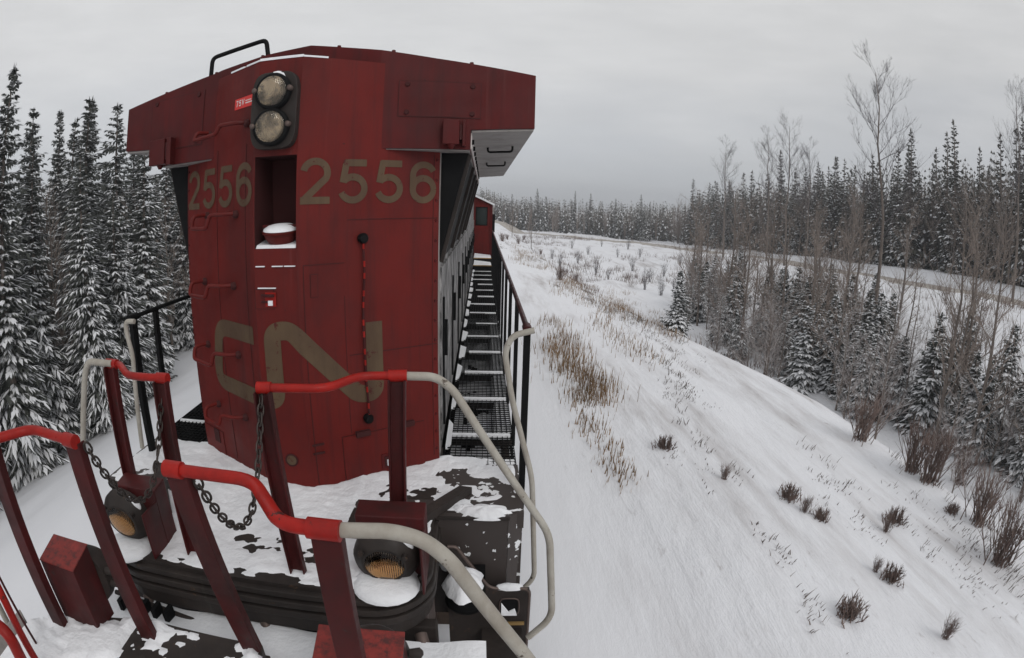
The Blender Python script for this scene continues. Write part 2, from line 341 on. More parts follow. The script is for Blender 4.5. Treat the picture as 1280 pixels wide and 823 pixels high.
# ------------------------------------------------------------------ the red locomotive
loco = empty('locomotive', (0, 9, 0), 'red locomotive numbered 2556 with wide radiator housing and tall narrow hood', 'locomotive')
Minv = Matrix.Translation((0, -9, 0))
class PB(MB):                       # parts are modelled in world coordinates, then set under the locomotive's base
    def put(s, name, mats, parent=None, bevel=0, label=None):
        par = parent or loco
        base = Vector((0, 0, 0)); q = par
        while q: base += q.location; q = q.parent
        s.v = [tuple(Vector(v)-base) for v in s.v]
        o = s.build(name, mats, par, bevel)
        if label: o['label'] = label
        return o
XC, HW, YF, YH, ZD = .142, .937, 3.143, 3.6835, 1.75
HTOP, YEND = 4.46, 17.6
FACET = {-1: ((-HW, YH), (-XC, YF)), 0: ((-XC, YF), (XC, YF)), 1: ((XC, YF), (HW, YH))}
LCH = math.hypot(HW-XC, YH-YF)
def fp(u, z, off=0.0, k=None):      # point on the folded front of the hood, u measured round the prow
    if k is None: k = -1 if u < -XC else (1 if u > XC else 0)
    a, b = FACET[k]; t = Vector((b[0]-a[0], b[1]-a[1], 0)).normalized(); n = Vector((t.y, -t.x, 0))
    w_ = u-{-1: -XC-LCH, 0: -XC, 1: XC}[k]
    return Vector((a[0], a[1], z))+t*w_+n*off
def fu(p):                          # picture point -> (u, z) on the front
    d = ray(p)
    for k in (1, 0, -1):
        a, b = FACET[k]; t = Vector((b[0]-a[0], b[1]-a[1], 0)); Ln = t.length; t /= Ln; n = Vector((t.y, -t.x, 0))
        s_ = (Vector((a[0], a[1], 0))-Vector((CAM.x, CAM.y, 0))).dot(n)/d.dot(n); q = CAM+d*s_
        w_ = (Vector((q.x-a[0], q.y-a[1], 0))).dot(t)
        if -.002 <= w_ <= Ln+.002 or (k == -1): return {-1: -XC-LCH, 0: -XC, 1: XC}[k]+w_, q.z
def fbox(mb, u0_, u1_, z0, z1, o0, o1, mi=0, k=None):
    if k is None: k = -1 if (u0_+u1_)/2 < -XC else (1 if (u0_+u1_)/2 > XC else 0)
    mb.hexa([fp(u0_, z0, o1, k), fp(u1_, z0, o1, k), fp(u1_, z0, o0, k), fp(u0_, z0, o0, k), fp(u0_, z1, o1, k), fp(u1_, z1, o1, k), fp(u1_, z1, o0, k), fp(u0_, z1, o0, k)], mi)
# hood shell, with the open recess in the middle facet
r0_, r1_ = fu((318, 250))[0], fu((370, 250))[0]
r0_ = max(r0_, -XC+.004); r1_ = min(r1_, XC-.004)
rz0, rz1 = fu((345, 311))[1], fu((345, 195))[1]
mb = PB()
def quad(a, b, c, d, mi=0): mb.add([a, b, c, d], [(0, 1, 2, 3)], mi)
for k in (-1, 1):
    us = (-XC-LCH, -XC) if k < 0 else (XC, XC+LCH)
    quad(fp(us[0], ZD, 0, k), fp(us[1], ZD, 0, k), fp(us[1], HTOP, 0, k), fp(us[0], HTOP, 0, k))
for u_a, u_b, za, zb in ((-XC, XC, ZD, rz0), (-XC, XC, rz1, HTOP), (-XC, r0_, rz0, rz1), (r1_, XC, rz0, rz1)):
    quad(fp(u_a, za, 0, 0), fp(u_b, za, 0, 0), fp(u_b, zb, 0, 0), fp(u_a, zb, 0, 0))
dp = -.34
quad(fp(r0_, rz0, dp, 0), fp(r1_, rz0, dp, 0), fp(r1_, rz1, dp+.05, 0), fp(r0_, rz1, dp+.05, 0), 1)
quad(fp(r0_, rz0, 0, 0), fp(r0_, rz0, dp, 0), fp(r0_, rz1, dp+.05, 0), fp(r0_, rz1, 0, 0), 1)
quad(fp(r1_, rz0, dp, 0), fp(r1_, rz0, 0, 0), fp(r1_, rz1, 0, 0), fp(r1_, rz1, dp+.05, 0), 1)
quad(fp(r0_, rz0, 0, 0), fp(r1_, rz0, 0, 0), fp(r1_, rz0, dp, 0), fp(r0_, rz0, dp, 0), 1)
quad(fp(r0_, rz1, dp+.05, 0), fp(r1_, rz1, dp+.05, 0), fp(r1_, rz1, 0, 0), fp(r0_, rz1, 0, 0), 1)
quad((HW, YH, ZD), (HW, YEND, ZD), (HW, YEND, HTOP), (HW, YH, HTOP), 2)
quad((-HW, YEND, ZD), (-HW, YH, ZD), (-HW, YH, HTOP), (-HW, YEND, HTOP), 2)
mb.add([(-HW, YH, HTOP), (-XC, YF, HTOP), (XC, YF, HTOP), (HW, YH, HTOP), (HW, YEND, HTOP), (-HW, YEND, HTOP)], [(0, 1, 2, 3, 4, 5)], 0)
quad((HW, YEND, ZD), (-HW, YEND, ZD), (-HW, YEND, HTOP), (HW, YEND, HTOP), 2)
hood = mb.put('hood', [M['red'], M['seam'], M['grime']])
# pressed seams, hatches and hinges on the front
mb = PB()
def uz(*p): return [fu(q) for q in p]
def hatch(p0, p1, name, k, th=.006):
    (ua, za), (ub, zb) = fu(p0), fu(p1); q = PB()
    ua, ub = min(ua, ub), max(ua, ub); za, zb = min(za, zb), max(za, zb)
    if k == 0: ua, ub = max(ua, -XC), min(ub, XC)
    if k == 1: ua, ub = max(ua, XC+.003), min(ub, XC+LCH-.01)
    if k == -1: ua, ub = max(ua, -XC-LCH+.01), min(ub, -XC-.003)
    fbox(q, ua, ub, za, zb, .0, th, 0, k); fbox(q, ua-.004, ub+.004, za-.004, zb+.004, 0, .002, 1, k)
    return q.put(name, [M['red'], M['seam']], hood)
h1 = hatch((428, 547), (532, 606), 'access_door', 1)
hatch((279, 541), (258, 590), 'access_door', -1)
h3 = hatch((316, 362), (343, 386), 'latch_plate', 0, .004)
hatch((388, 344), (397, 371), 'latch_plate', 1, .005)
for p in ((453, 541), (508, 529)):
    u_, z_ = fu(p); fbox(mb, u_-.05, u_+.05, z_-.018, z_+.018, 0, .03, 1, 1)
ua, za = fu((412, 330)); u_b = fu((387, 600))[0]
fbox(mb, XC+.035, XC+.039, 1.78, 3.2, 0, .003, 1, 1)          # door edge beside the fold
fbox(mb, XC+.035, XC+.30, 3.2, 3.204, 0, .003, 1, 1)
for uu in (-.62, -.24): fbox(mb, uu, uu+.004, 1.8, 3.95, 0, .003, 1, -1)
fbox(mb, .44, .443, 2.1, 3.0, 0, .002, 1, 1)
for z_ in (2.0, 2.06): fbox(mb, XC+.02, XC+.10, z_, z_+.012, 0, .01, 1, 1)
u_, z_ = fu((485, 575)); fbox(mb, u_-.05, u_+.05, z_-.055, z_+.055, .006, .012, 0, 1); fbox(mb, u_-.03, u_+.03, z_-.035, z_+.035, .012, .016, 1, 1)
fbox(mb, u_-.015, u_+.02, z_-.03, z_+.012, .016, .03, 2, 1)
u_, z_ = fu((278, 540)); fbox(mb, u_-.12, u_-.04, z_-.1, z_+.0, .006, .012, 1, -1)
u_, z_ = fu((330, 374)); u_ = max(u_, -XC+.09)
fbox(mb, u_-.02, u_+.05, z_-.045, z_+.04, .004, .010, 3, 0); fbox(mb, u_-.0, u_+.03, z_-.038, z_-.008, .010, .018, 2, 0); fbox(mb, u_-.012, u_+.042, z_+.015, z_+.03, .010, .03, 1, 0)
for zz in (z_-.02, z_+.02): fbox(mb, u_-.045, u_-.005, zz, zz+.01, .004, .02, 1, 0)
u_, z_ = fu((365, 575)); mb.lathe(fp(u_, z_, .001, 0), (0, -1, 0), [(0, .045), (.006, .045), (.006, .036)], 20, 1); mb.lathe(fp(u_, z_, .002, 0), (0, -1, 0), [(0, .034), (.007, .034)], 20, 4)
# snow caught on the ledges
for (ua, ub, zz, k) in ((-XC, XC+.06, 3.2, 0),):
    for a_, b_ in ((-.13, -.07), (-.02, .05), (.06, .13)): fbox(mb, a_, b_, zz, zz+.006, 0, .012, 2, 0)
fbox(mb, -.12, .0, fu((330, 361))[1], fu((330, 361))[1]+.006, 0, .012, 2, 0)
for z_ in (2.62, 3.46): fbox(mb, XC+.32, XC+LCH-.01, z_, z_+.004, 0, .003, 1, 1)
fbox(mb, XC+LCH-.045, XC+LCH-.041, 1.8, 3.88, 0, .002, 1, 1)
for i in range(16):
    for uu, k in ((XC+LCH-.02, 1), (-XC-LCH+.02, -1)):
        mb.lathe(fp(uu, 1.85+i*.133, 0, k), fp(0, 0, 1, k)-fp(0, 0, 0, k), [(0, .011), (.006, .008)], 8, 0)
mb.put('door_fittings', [M['red_dark'], M['seam'], M['snow'], M['tube_red'], M['gold']], hood)
# snow shelf and bell-shaped horn cup in the recess
mb = PB(); xa, xb = fp(r0_+.006, 0, 0, 0).x, fp(r1_-.006, 0, 0, 0).x
mb.prism([(xa, YF+.004, rz0+.001), (xb, YF+.004, rz0+.001), (xb, YF+.335, rz0+.001), (xa, YF+.335, rz0+.001)],
         [(xa, YF+.02, rz0+.02), (xb, YF+.02, rz0+.02), (xb, YF+.33, rz0+.07), (xa, YF+.33, rz0+.07)], 0)
mb.put('snow_cover', M['snow'], hood)
mb = PB(); cxr = (xa+xb)/2+.005; yb = YF+.10; zb_ = rz0+.055
mb.lathe((cxr, yb, zb_-.05), (0, -.12, 1), [(0, .045), (.02, .075), (.06, .102), (.085, .110), (.085, .118), (.10, .118)], 28, 0)
cup = mb.put('filler_cup', [M['red']], hood)
mb = PB(); mb.lathe((cxr, yb-.012, zb_+.052), (0, -.12, 1), [(0, .112), (.012, .108), (.030, .075), (.038, .02)], 28, 0); mb.put('snow_cap', M['snow'], cup)
mb = PB(); mb.box(cxr-.115, cxr+.115, yb-.03, yb-.012, zb_+.068, zb_+.084); mb.put('clamp_bar', M['red_dark'], cup)

# radiator housing: the wide T-shaped top, its front swept back towards the tips
YW, YWE = 3.44, 9.3
def wf(x): return float(np.interp(abs(x), [0, .56, 1.546], [YW, YW, 3.663]))
def onw(p):
    x = 0
    for i in range(12): q = at(p, 1, wf(x)); x = q.x
    return q
roofpx = [(163, 137), (270, 92), (333, 69), (389, 57), (440, 60), (545, 73), (670, 95)]
prof = [onw(p) for p in roofpx]
prof = [(v.x, v.z) for v in prof]; prof[0] = (-1.546, prof[0][1]); prof[-1] = (1.546, prof[-1][1])
prof = sorted(prof+[(s_*.56, float(np.interp(s_*.56, [p[0] for p in prof], [p[1] for p in prof]))) for s_ in (-1, 1)])
ZB, ZI, ZL = 4.068, 4.035, 3.905
low = [(1.546, ZB), (1.135, ZI), (1.135, ZL), (.56, ZL), (-.56, ZL), (-1.135, ZL), (-1.135, ZI), (-1.546, ZB)]
ring = low+prof
mb = PB(); n_ = len(ring); A = [(x, wf(x), z) for x, z in ring]; B = [(x, YWE, z) for x, z in ring]
mb.add(A+B, [(i, n_+i, n_+(i+1) % n_, (i+1) % n_) for i in range(n_)], 0)
def zl(x): return ZL if abs(x) <= 1.135 else ZI+(ZB-ZI)*(abs(x)-1.135)/(1.546-1.135)
xs_ = sorted({round(p[0], 4) for p in ring}); up_ = lambda x: float(np.interp(x, [p[0] for p in prof], [p[1] for p in prof]))
for xa_, xb_ in zip(xs_[:-1], xs_[1:]):
    zA, zB = (ZL, ZL) if max(abs(xa_), abs(xb_)) <= 1.136 else (zl(xa_) if abs(xa_) > 1.136 else ZI, zl(xb_) if abs(xb_) > 1.136 else ZI)
    mb.add([(xa_, wf(xa_), zA), (xb_, wf(xb_), zB), (xb_, wf(xb_), up_(xb_)), (xa_, wf(xa_), up_(xa_))], [(0, 1, 2, 3)], 0)
    mb.add([(xa_, YWE, zA), (xb_, YWE, zB), (xb_, YWE, up_(xb_)), (xa_, YWE, up_(xa_))], [(3, 2, 1, 0)], 0)
wing = mb.put('radiator_housing', [M['red_dark']])
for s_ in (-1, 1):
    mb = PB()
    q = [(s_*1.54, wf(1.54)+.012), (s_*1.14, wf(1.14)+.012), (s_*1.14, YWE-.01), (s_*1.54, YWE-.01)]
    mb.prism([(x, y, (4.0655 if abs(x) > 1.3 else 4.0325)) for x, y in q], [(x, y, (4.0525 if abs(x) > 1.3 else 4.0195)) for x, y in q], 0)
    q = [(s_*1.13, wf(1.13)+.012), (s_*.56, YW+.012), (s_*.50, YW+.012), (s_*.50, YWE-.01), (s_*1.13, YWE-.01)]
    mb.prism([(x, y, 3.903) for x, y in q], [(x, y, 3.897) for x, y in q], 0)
    under = mb.put('underside_plate', M['grey'], wing)  # pale grey here paints in the light thrown up by the snow
    for yy in (4.6, 6.2):
        mb = PB()
        mb.tube(smooth([(s_*1.25, yy, 4.04), (s_*1.25, yy, 3.99), (s_*1.45, yy, 4.0), (s_*1.45, yy, 4.05)], .02, 2), .009, 6, 0)
        mb.put('grab_iron', M['black'], under)
    mb = PB()
    a_, b_ = sorted((s_*1.136, s_*1.142)); mb.box(a_, b_, wf(1.14)+.03, YWE-.02, 3.915, 4.018, 0)
    for i in range(12): mb.lathe((s_*1.141, wf(1.14)+.10+i*.42, 3.965), (s_, 0, 0), [(0, .018), (.016, .016)], 8, 1)
    mb.put('bolted_flange', [M['signw'], M['black']], under)
def wbox(mb, x0, x1, z0, z1, o0, o1, mi): mb.hexa([(x0, wf(x0)-o1, z0), (x1, wf(x1)-o1, z0), (x1, wf(x1)-o0, z0), (x0, wf(x0)-o0, z0), (x0, wf(x0)-o1, z1), (x1, wf(x1)-o1, z1), (x1, wf(x1)-o0, z1), (x0, wf(x0)-o0, z1)], mi)
for pa, pb in (((500, 101), (600, 148)), ((192, 130), (252, 178))):
    qa, qb = onw(pa), onw(pb); x0, x1 = qa.x, qb.x; z1 = (qa.z+onw((pb[0], pa[1]+(5 if x0 > 0 else -16))).z)/2; z0 = (qb.z+onw((pa[0], pb[1]-(3 if x0 > 0 else -14))).z)/2; mb = PB()
    wbox(mb, x0, x1, z0, z1, -.002, .004, 0)
    for a_, b_, c_, d_ in ((x0-.004, x1+.004, z0-.005, z0), (x0-.004, x1+.004, z1, z1+.004), (x0-.004, x0, z0, z1), (x1, x1+.004, z0, z1)): wbox(mb, a_, b_, c_, d_, -.002, .0045, 1)
    for xx in (x0+.05, x1-.05):
        for zz in (z0+.025, z1-.02): mb.lathe((xx, wf(xx)-.004, zz), (0, -1, 0), [(0, .017), (.012, .015)], 8, 1)
    mb.put('cover_plate', [M['red_dark'], M['seam']], wing)
for pa, pb in (((553, 151), (580, 186)), ((192, 178), (217, 208))):
    qa, qb = onw(pa), onw(pb); x0, x1, z0, z1 = qa.x+.01, qb.x+.01, qb.z, qa.z
    mb = PB(); xm = x0+(x1-x0)*.72
    wbox(mb, x0, xm, z0+.02, z1, 0, .07, 0); wbox(mb, xm, xm+.02, z0+.05, z1-.03, 0, .06, 1); wbox(mb, xm+.02, x1, z0+.01, z1, 0, .07, 0)
    mb.lathe(((x0+xm)/2, wf(x0)-.03, z0+.02), (0, 0, -1), [(0, .03), (.03, .012)], 12, 0)
    mb.put('marker_box', [M['red_dark'], M['seam']], wing, .004)
for s_ in (-1, 1):     # bolts along the roof edge
    for i, f_ in enumerate((.18, .42, .75)):
        x = s_*1.5*f_; z = up_(x); mb = PB(); mb.lathe((x, wf(x)+.03, z-.003), (0, 0, 1), [(0, .015), (.02, .012)], 8)
        mb.put('roof_bolt', M['red_dark'], wing)
mb = PB(); yy = YW+.12
hr = [at((264, 94), 1, yy), at((266, 73), 1, yy), at((333, 50), 1, yy), at((337, 70), 1, yy)]
mb.tube(smooth([hr[0]-Vector((0, 0, .05)), hr[1], hr[2], hr[3]-Vector((0, 0, .05))], .04), .017, 8)
mb.put('roof_handrail', M['black'], wing)
# slanted intake screen under the right and left wing
for s_ in (1, -1):
    mb = PB()
    y_0 = 3.72
    A = [(s_*(HW+.003), y_0, 3.16), (s_*1.12, y_0, 3.895), (s_*(HW+.003), y_0, 3.895)]
    B = [(x, YWE, z) for x, y, z in A]
    mb.prism(A, B, 0)
    for i in range(5):
        y0 = 3.75+i*1.25
        dx, dz = s_*(1.13-HW), 3.902-3.16
        nrm = Vector((dz*s_, 0, -abs(dx))).normalized()*.025
        a = Vector((s_*(HW+.004), y0, 3.165)); b = Vector((s_*1.119, y0, 3.893)); w_ = Vector((0, .07 if i else .05, 0))
        mb.prism([a, b, b+w_, a+w_], [a+nrm, b+nrm, b+w_+nrm, a+w_+nrm], 1)
    mb.put('intake_screen', [M['black'], M['brown']], wing)

# headlight
mb = PB(); hp = [fu(p) for p in ((318, 115), (330, 91), (371, 90), (378, 101), (372, 175), (364, 187), (325, 187), (318, 175))]
cu = -.005; cz_ = 4.128
pts = []
for a in range(32):
    t = 2*math.pi*a/32; c_, s_ = math.cos(t), math.sin(t)
    pts.append((cu+.148*math.copysign(abs(c_)**.45, c_), cz_+.235*math.copysign(abs(s_)**.45, s_)))
mb.prism([(u_, YF-.065, z_) for u_, z_ in pts], [(u_, YF+.003, z_) for u_, z_ in pts], 0)
head = mb.put('headlight', M['brown'], None, .006)
for zc in (cz_+.107, cz_-.107):
    mb = PB(); o = (cu, YF-.065, zc)
    mb.lathe(o, (0, -1, 0), [(0, .113), (.035, .113), (.045, .105), (.045, .094), (.012, .06), (.005, .001)], 32, 0)
    for a in (0, math.pi):
        q = Vector((cu+.112*math.cos(a), YF-.085, zc+.01)); mb.lathe(q, (0, -1, 0), [(0, .017), (.03, .017), (.034, .008)], 10, 1)
    rim = mb.put('lamp_rim', [M['black'], M['steel']], head)
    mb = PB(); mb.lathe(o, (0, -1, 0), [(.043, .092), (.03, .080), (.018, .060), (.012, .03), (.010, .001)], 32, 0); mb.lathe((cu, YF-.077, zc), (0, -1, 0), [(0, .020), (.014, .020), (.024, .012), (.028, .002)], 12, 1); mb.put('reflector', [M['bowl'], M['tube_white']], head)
    mb = PB(); mb.lathe(o, (0, -1, 0), [(.044, .093), (.050, .085), (.058, .055), (.062, .02), (.0625, .001)], 32, 0); mb.put('lens', M['clear'], head)
mb = PB()
mb.tube([(cu+.105*math.cos(t), YF-.05, cz_+.107+.115*math.sin(t)) for t in np.linspace(.5, 2.75, 12)], [.004, .012, .016, .02, .02, .02, .018, .017, .016, .014, .01, .004], 8)
mb.put('snow_cap', M['snow'], head)
# snow lines along the prow's top edge
mb = PB()
for ua, ub in ((-.50, -.33), (-.30, -XC-.003), (-XC, XC), (XC+.002, .30)):
    k = -1 if ub <= -XC else (1 if ua >= XC else 0)
    fbox(mb, ua, ub, HTOP-.002, HTOP+(.014 if k == 0 else .009), -.05, .004, 0, k)
mb.put('snow_ledge', M['snow'], hood)

# ---- strokes: numbers and the looped letters on the front
def stroke(pts, th, off, mb, mapf, mi=0, lanes=4, step=.012, butt=True):
    P = []
    for a, b in zip(pts[:-1], pts[1:]):
        a = Vector((*a, 0)); b = Vector((*b, 0)); k = max(1, int((b-a).length/step)); P += [a.lerp(b, i/k) for i in range(k)]
    P.append(Vector((*pts[-1], 0)))
    vs = []
    for i, p in enumerate(P):
        t = (P[min(i+1, len(P)-1)]-P[max(i-1, 0)]).normalized(); n = Vector((-t.y, t.x, 0))
        for j in range(lanes+1):
            q = p+n*th*(j/lanes-.5); vs.append(mapf(q.x, q.y, off))
    w_ = lanes+1
    mb.add(vs, [(i*w_+j, i*w_+j+1, (i+1)*w_+j+1, (i+1)*w_+j) for i in range(len(P)-1) for j in range(lanes)], mi)
def arc(cx, cy, rx, ry, a0, a1, n=22): return [(cx+rx*math.cos(R(a0+(a1-a0)*i/n)), cy+ry*math.sin(R(a0+(a1-a0)*i/n))) for i in range(n+1)]
GLY = {'2': [arc(.5, .97, .37, .36, 170, -30)+[(.12, .11)], [(.03, .11), (.95, .11)]],
       '5': [[(.93, 1.29), (.22, 1.29)], [(.29, 1.36), (.17, .66)], arc(.49, .47, .38, .37, 140, -160)],
       '6': [arc(.5, .46, .37, .37, 0, 360, 36), [(.13, .5), (.13, .85)]+arc(.51, .92, .38, .37, 180, 25)],
       '7': [[(.05, 1.29), (.92, 1.29)], [(.85, 1.3), (.35, 0)]], 'V': [[(.08, 1.4), (.5, .05), (.92, 1.4)]], }
def word(txt, u0_, z0, cw, ch, gap, th, off, mb, mapf, mi=0):
    for ch_ in txt:
        for k, st in enumerate(GLY[ch_]):
            S_ = [(u0_+x*cw, z0+y/1.4*ch) for x, y in st]
            if ch_ == '6' and k == 0: S_ = S_
            stroke(S_, th, off+.0004*k, mb, mapf, mi)
        u0_ += cw+gap
zn0, zn1 = fu((374, 256))[1], fu((374, 199))[1]
mb = PB(); uL, uR = XC+.012, XC+LCH-.02; cw = (uR-uL)/4.56; word('2556', uL, zn0, cw, zn1-zn0, cw*.187, .043, .003, mb, fp); mb.put('road_number', M['gold'])
zl0 = fu((300, 258))[1]; mb = PB(); uL = -XC-LCH+.02; word('2556', uL, zl0, cw, zn1-zn0, cw*.187, .043, .003, mb, fp); mb.put('road_number', M['gold'])
# looped logo
cz0 = 2.345; 
lg = []
def rc(*p): return [tuple(v)[:2] for v in smooth([(a, b, 0) for a, b in p], .11, 8)]
cpx = [fu(p) for p in ((317, 420), (272, 407), (275, 478), (320, 494))]
npx = [fu(p) for p in ((347, 500), (343, 418), (368, 417), (449, 497), (467, 497), (467, 402))]
zt, zbm = cpx[0][1], (cpx[3][1]+npx[0][1])/2
cl = rc((cpx[0][0]+.0, zt), (cpx[1][0]+.02, zt), (cpx[2][0], zbm+.03), (npx[0][0], zbm-.03), (npx[1][0], npx[1][1]), )
nl = rc((npx[0][0], zbm-.02), (npx[0][0]+.0, npx[1][1]+.02), (npx[2][0]-.02, npx[1][1]+.02), (npx[3][0], zbm-.02), (npx[5][0], zbm-.03), (npx[5][0], npx[5][1]))
cl = rc((cpx[0][0], zt), (cpx[1][0]+.02, zt), (cpx[2][0]+.0, zbm), (npx[0][0], zbm-.01), (npx[0][0], zbm+.12))
nl = rc((npx[0][0], zbm+.11), (npx[0][0], npx[1][1]+.01), (npx[2][0]-.03, npx[1][1]+.03), (npx[3][0]+.0, zbm-.02), (npx[5][0], zbm-.02), (npx[5][0], npx[5][1]))
mb = PB(); stroke(cl, .115, .003, mb, fp, lanes=8); stroke(nl, .115, .0034, mb, fp, lanes=8); mb.put('logo', M['gold'])
# small red label
mb = PB(); (ua, za), (ub, zb) = fu((294, 137)), fu((318, 121))
zc = (fu((306, 128))[1]); fbox(mb, ua, ub, zc-.035, zc+.035, 0, .004, 0, -1)
word('75V', ua+.02, zc-.018, .028, .04, .008, .007, .0055, mb, lambda a, b, o: fp(a, b, o, -1), 1)
fbox(mb, ua+.135, ub-.015, zc-.012, zc-.004, .004, .0052, 1, -1); fbox(mb, ua+.135, ub-.03, zc+.004, zc+.01, .004, .0052, 1, -1)
mb.put('warning_label', [M['sign'], M['signw']], hood)
# orange cut-out cable on the right facet
mb = PB(); (ua, za), (ub, zb) = fu((452, 298)), fu((459, 522))
pts = [fp(ua, za, .03)]+[fp(ua+(ub-ua)*t+.006*math.sin(9*t), za-.03+(zb-za+.03)*t, .022+.008*math.sin(14*t)) for t in np.linspace(0.03, .97, 30)]+[fp(ub, zb, .03)]
for i in range(len(pts)-1): mb.tube([pts[i], pts[i+1]], .0075, 8, 0 if (i*7) % 5 < 2 else 1)
mb.put('pull_cable', [M['tube_red'], M['post']], hood)
for u_, z_ in ((ua, za), (ub, zb)):
    mb = PB(); mb.lathe(fp(u_, z_, 0, 1), fp(0, 0, 1, 1)-fp(0, 0, 0, 1), [(0, .03), (.03, .034), (.05, .025)], 14); mb.put('cable_bracket', M['black'], hood)
# drop-step grab irons on the left
for pa, pb, drop in (((262, 168), (311, 153), .055), ((258, 270), (297, 266), .085), ((255, 353), (294, 354), .08), ((259, 430), (300, 441), .085), ((272, 503), (309, 521), .075)):
    (ua, za), (ub, zb) = fu(pa), fu(pb); mb = PB(); ua += .03; ub -= .01; za = zb = (za+zb)/2
    o = .12
    mb.tube(smooth([fp(ua, za, 0, -1), fp(ua, za, o, -1), fp(ua-.0, za-drop, o+.02, -1), fp(ub-.17, zb-drop, o+.02, -1), fp(ub-.16, zb, o, -1), fp(ub-.03, zb, o*.6, -1), fp(ub, zb, 0, -1)], .03, 3), .014, 8, 0)
    gi = mb.put('grab_iron', M['red'], hood)
    for u_, z_ in ((ua, za), (ub, zb)): mb = PB(); mb.lathe(fp(u_, z_-.005, 0, -1), fp(0, 0, 1, -1)-fp(0, 0, 0, -1), [(0, .026), (.015, .026), (.03, .016)], 10, 0); mb.put('mount', M['seam'], gi)

# side doors along the hood (right side shows; left side mirrored)
for i in range(11):
    y0 = 3.78+i*1.24
    for s_ in (1, -1):
        mb = PB(); x0 = s_*HW
        mb.box(min(x0, x0+s_*.018), max(x0, x0+s_*.018), y0, y0+1.18, 1.86, 3.12, 0)
        dr = mb.put('engine_door', M['grime'])
        mb = PB(); xx = x0+s_*.018
        a, b = sorted((xx, xx+s_*.014)); mb.box(a, b, y0+.10, y0+.15, 1.95, 2.9, 0)
        a, b = sorted((xx, xx+s_*.035)); mb.box(a, b, y0+.11, y0+.14, 2.48, 2.74, 0)
        mb.put('latch_bar', M['black'], dr)
mb = PB(); mb.box(HW, HW+.006, YH+.005, YH+.07, 1.8, 3.9, 0); mb.put('corner_strip', M['grey'])

# snow heaped on surfaces: height field, holes where the wind scoured it
def snowfield(x0, x1, y0, y1, z0, thr, k, amp, seed, res=.022, edge=None, sx=3.2, sy=3.2):
    nxn, nyn = int((x1-x0)/res)+1, int((y1-y0)/res)+1; mb = PB(); hh = np.zeros((nyn, nxn)); vs = []
    for j in range(nyn):
        for i in range(nxn):
            x = x0+(x1-x0)*i/(nxn-1); y = y0+(y1-y0)*j/(nyn-1)
            v = noise.fractal(Vector((x*sx+seed, y*sy, seed)), .8, 2.1, 6)*.6+.13*noise.noise(Vector((x*16, y*16, seed)))+.10*noise.noise(Vector((x*37, y*37, seed)))
            e_ = edge(x, y) if edge else 0
            h = min(amp*(1+.4*noise.noise(Vector((x*4, y*4, 3+seed)))), (v-thr+e_)*k)
            if e_ < -5: h = -1
            hh[j, i] = h; vs.append((x, y, z0+max(h, -.008)))
    fs = [(j*nxn+i, j*nxn+i+1, (j+1)*nxn+i+1, (j+1)*nxn+i) for j in range(nyn-1) for i in range(nxn-1) if hh[j:j+2, i:i+2].max() > -.02]
    used = sorted({i for f in fs for i in f}); mp_ = {a: b for b, a in enumerate(used)}
    mb.add([vs[i] for i in used], [tuple(mp_[i] for i in f) for f in fs], 0, True)
    return mb
def snow_dome(cx_, cy_, z0, rx_, ry_, hz_, parent, sd):
    mb = PB(); vs = [(cx_, cy_, z0+hz_)]
    for i in range(1, 9):
        for j in range(32):
            a = 2*math.pi*j/32; t = i/8; k = 1+.35*noise.noise(Vector((sd*9+math.cos(a)*1.6, math.sin(a)*1.6, sd)))+.12*noise.noise(Vector((math.cos(a)*6, math.sin(a)*6, sd)))
            vs.append((cx_+rx_*t*k*math.cos(a), cy_+ry_*t*k*math.sin(a), z0+hz_*(1-t**2.4)*(1+.25*noise.noise(Vector((a*1.5, t*3, sd))))-(.012 if i == 8 else 0)))
    fs = [(0, 1+j, 1+(j+1) % 32) for j in range(32)]+[(1+i*32+j, 1+(i+1)*32+j, 1+(i+1)*32+(j+1) % 32, 1+i*32+(j+1) % 32) for i in range(7) for j in range(32)]
    mb.add(vs, fs, 0, True); return mb.put('snow_cap', M['snow'], parent)
# platform deck, end sill and step wells
ZS = 1.745
def plan(y_front, hw, rad, y_back, n=10):
    pts = [(-hw, y_back)]
    for i in range(n+1):
        t = math.pi+math.pi/2*i/n; pts.append((-hw+rad+rad*math.cos(t), y_front+rad+rad*math.sin(t)))
    for i in range(n+1):
        t = -math.pi/2+math.pi/2*i/n; pts.append((hw-rad+rad*math.cos(t), y_front+rad+rad*math.sin(t)))
    pts.append((hw, y_back)); return pts
mb = PB(); pl = plan(2.12, .96, .30, 2.95); mb.prism([(x, y, ZD-.06) for x, y in pl], [(x, y, ZD) for x, y in pl], 0)
mb.box(-1.5, 1.5, 2.953, 3.62, ZD-.12, ZD-.003, 1)
mb.box(-.95, .95, 3.1, 3.9, ZD-.1, ZD-.001, 0)
deck = mb.put('deck', [M['brown'], M['splat']])
mb = PB()
for zz0, zz1, o in ((ZD-.068, ZD-.03, .035), (ZD-.125, ZD-.085, .05), (ZD-.19, ZD-.145, .05), (ZD-.30, ZD-.20, .02)):
    pl = plan(2.12-o, .96+o*.7, .33, 2.9); mb.prism([(x, y, zz0) for x, y in pl], [(x, y, zz1) for x, y in pl], 0)
pl = plan(2.14, .94, .3, 2.9); mb.prism([(x, y, ZD-.31) for x, y in pl], [(x, y, ZD-.062) for x, y in pl], 1)
mb.put('anticlimber', [M['brown'], M['black']], None, .006)
YP = 2.76
PT = [at(p, 1, YP) for p in ((570, 690), (612, 737), (662, 737), (662, 800))]
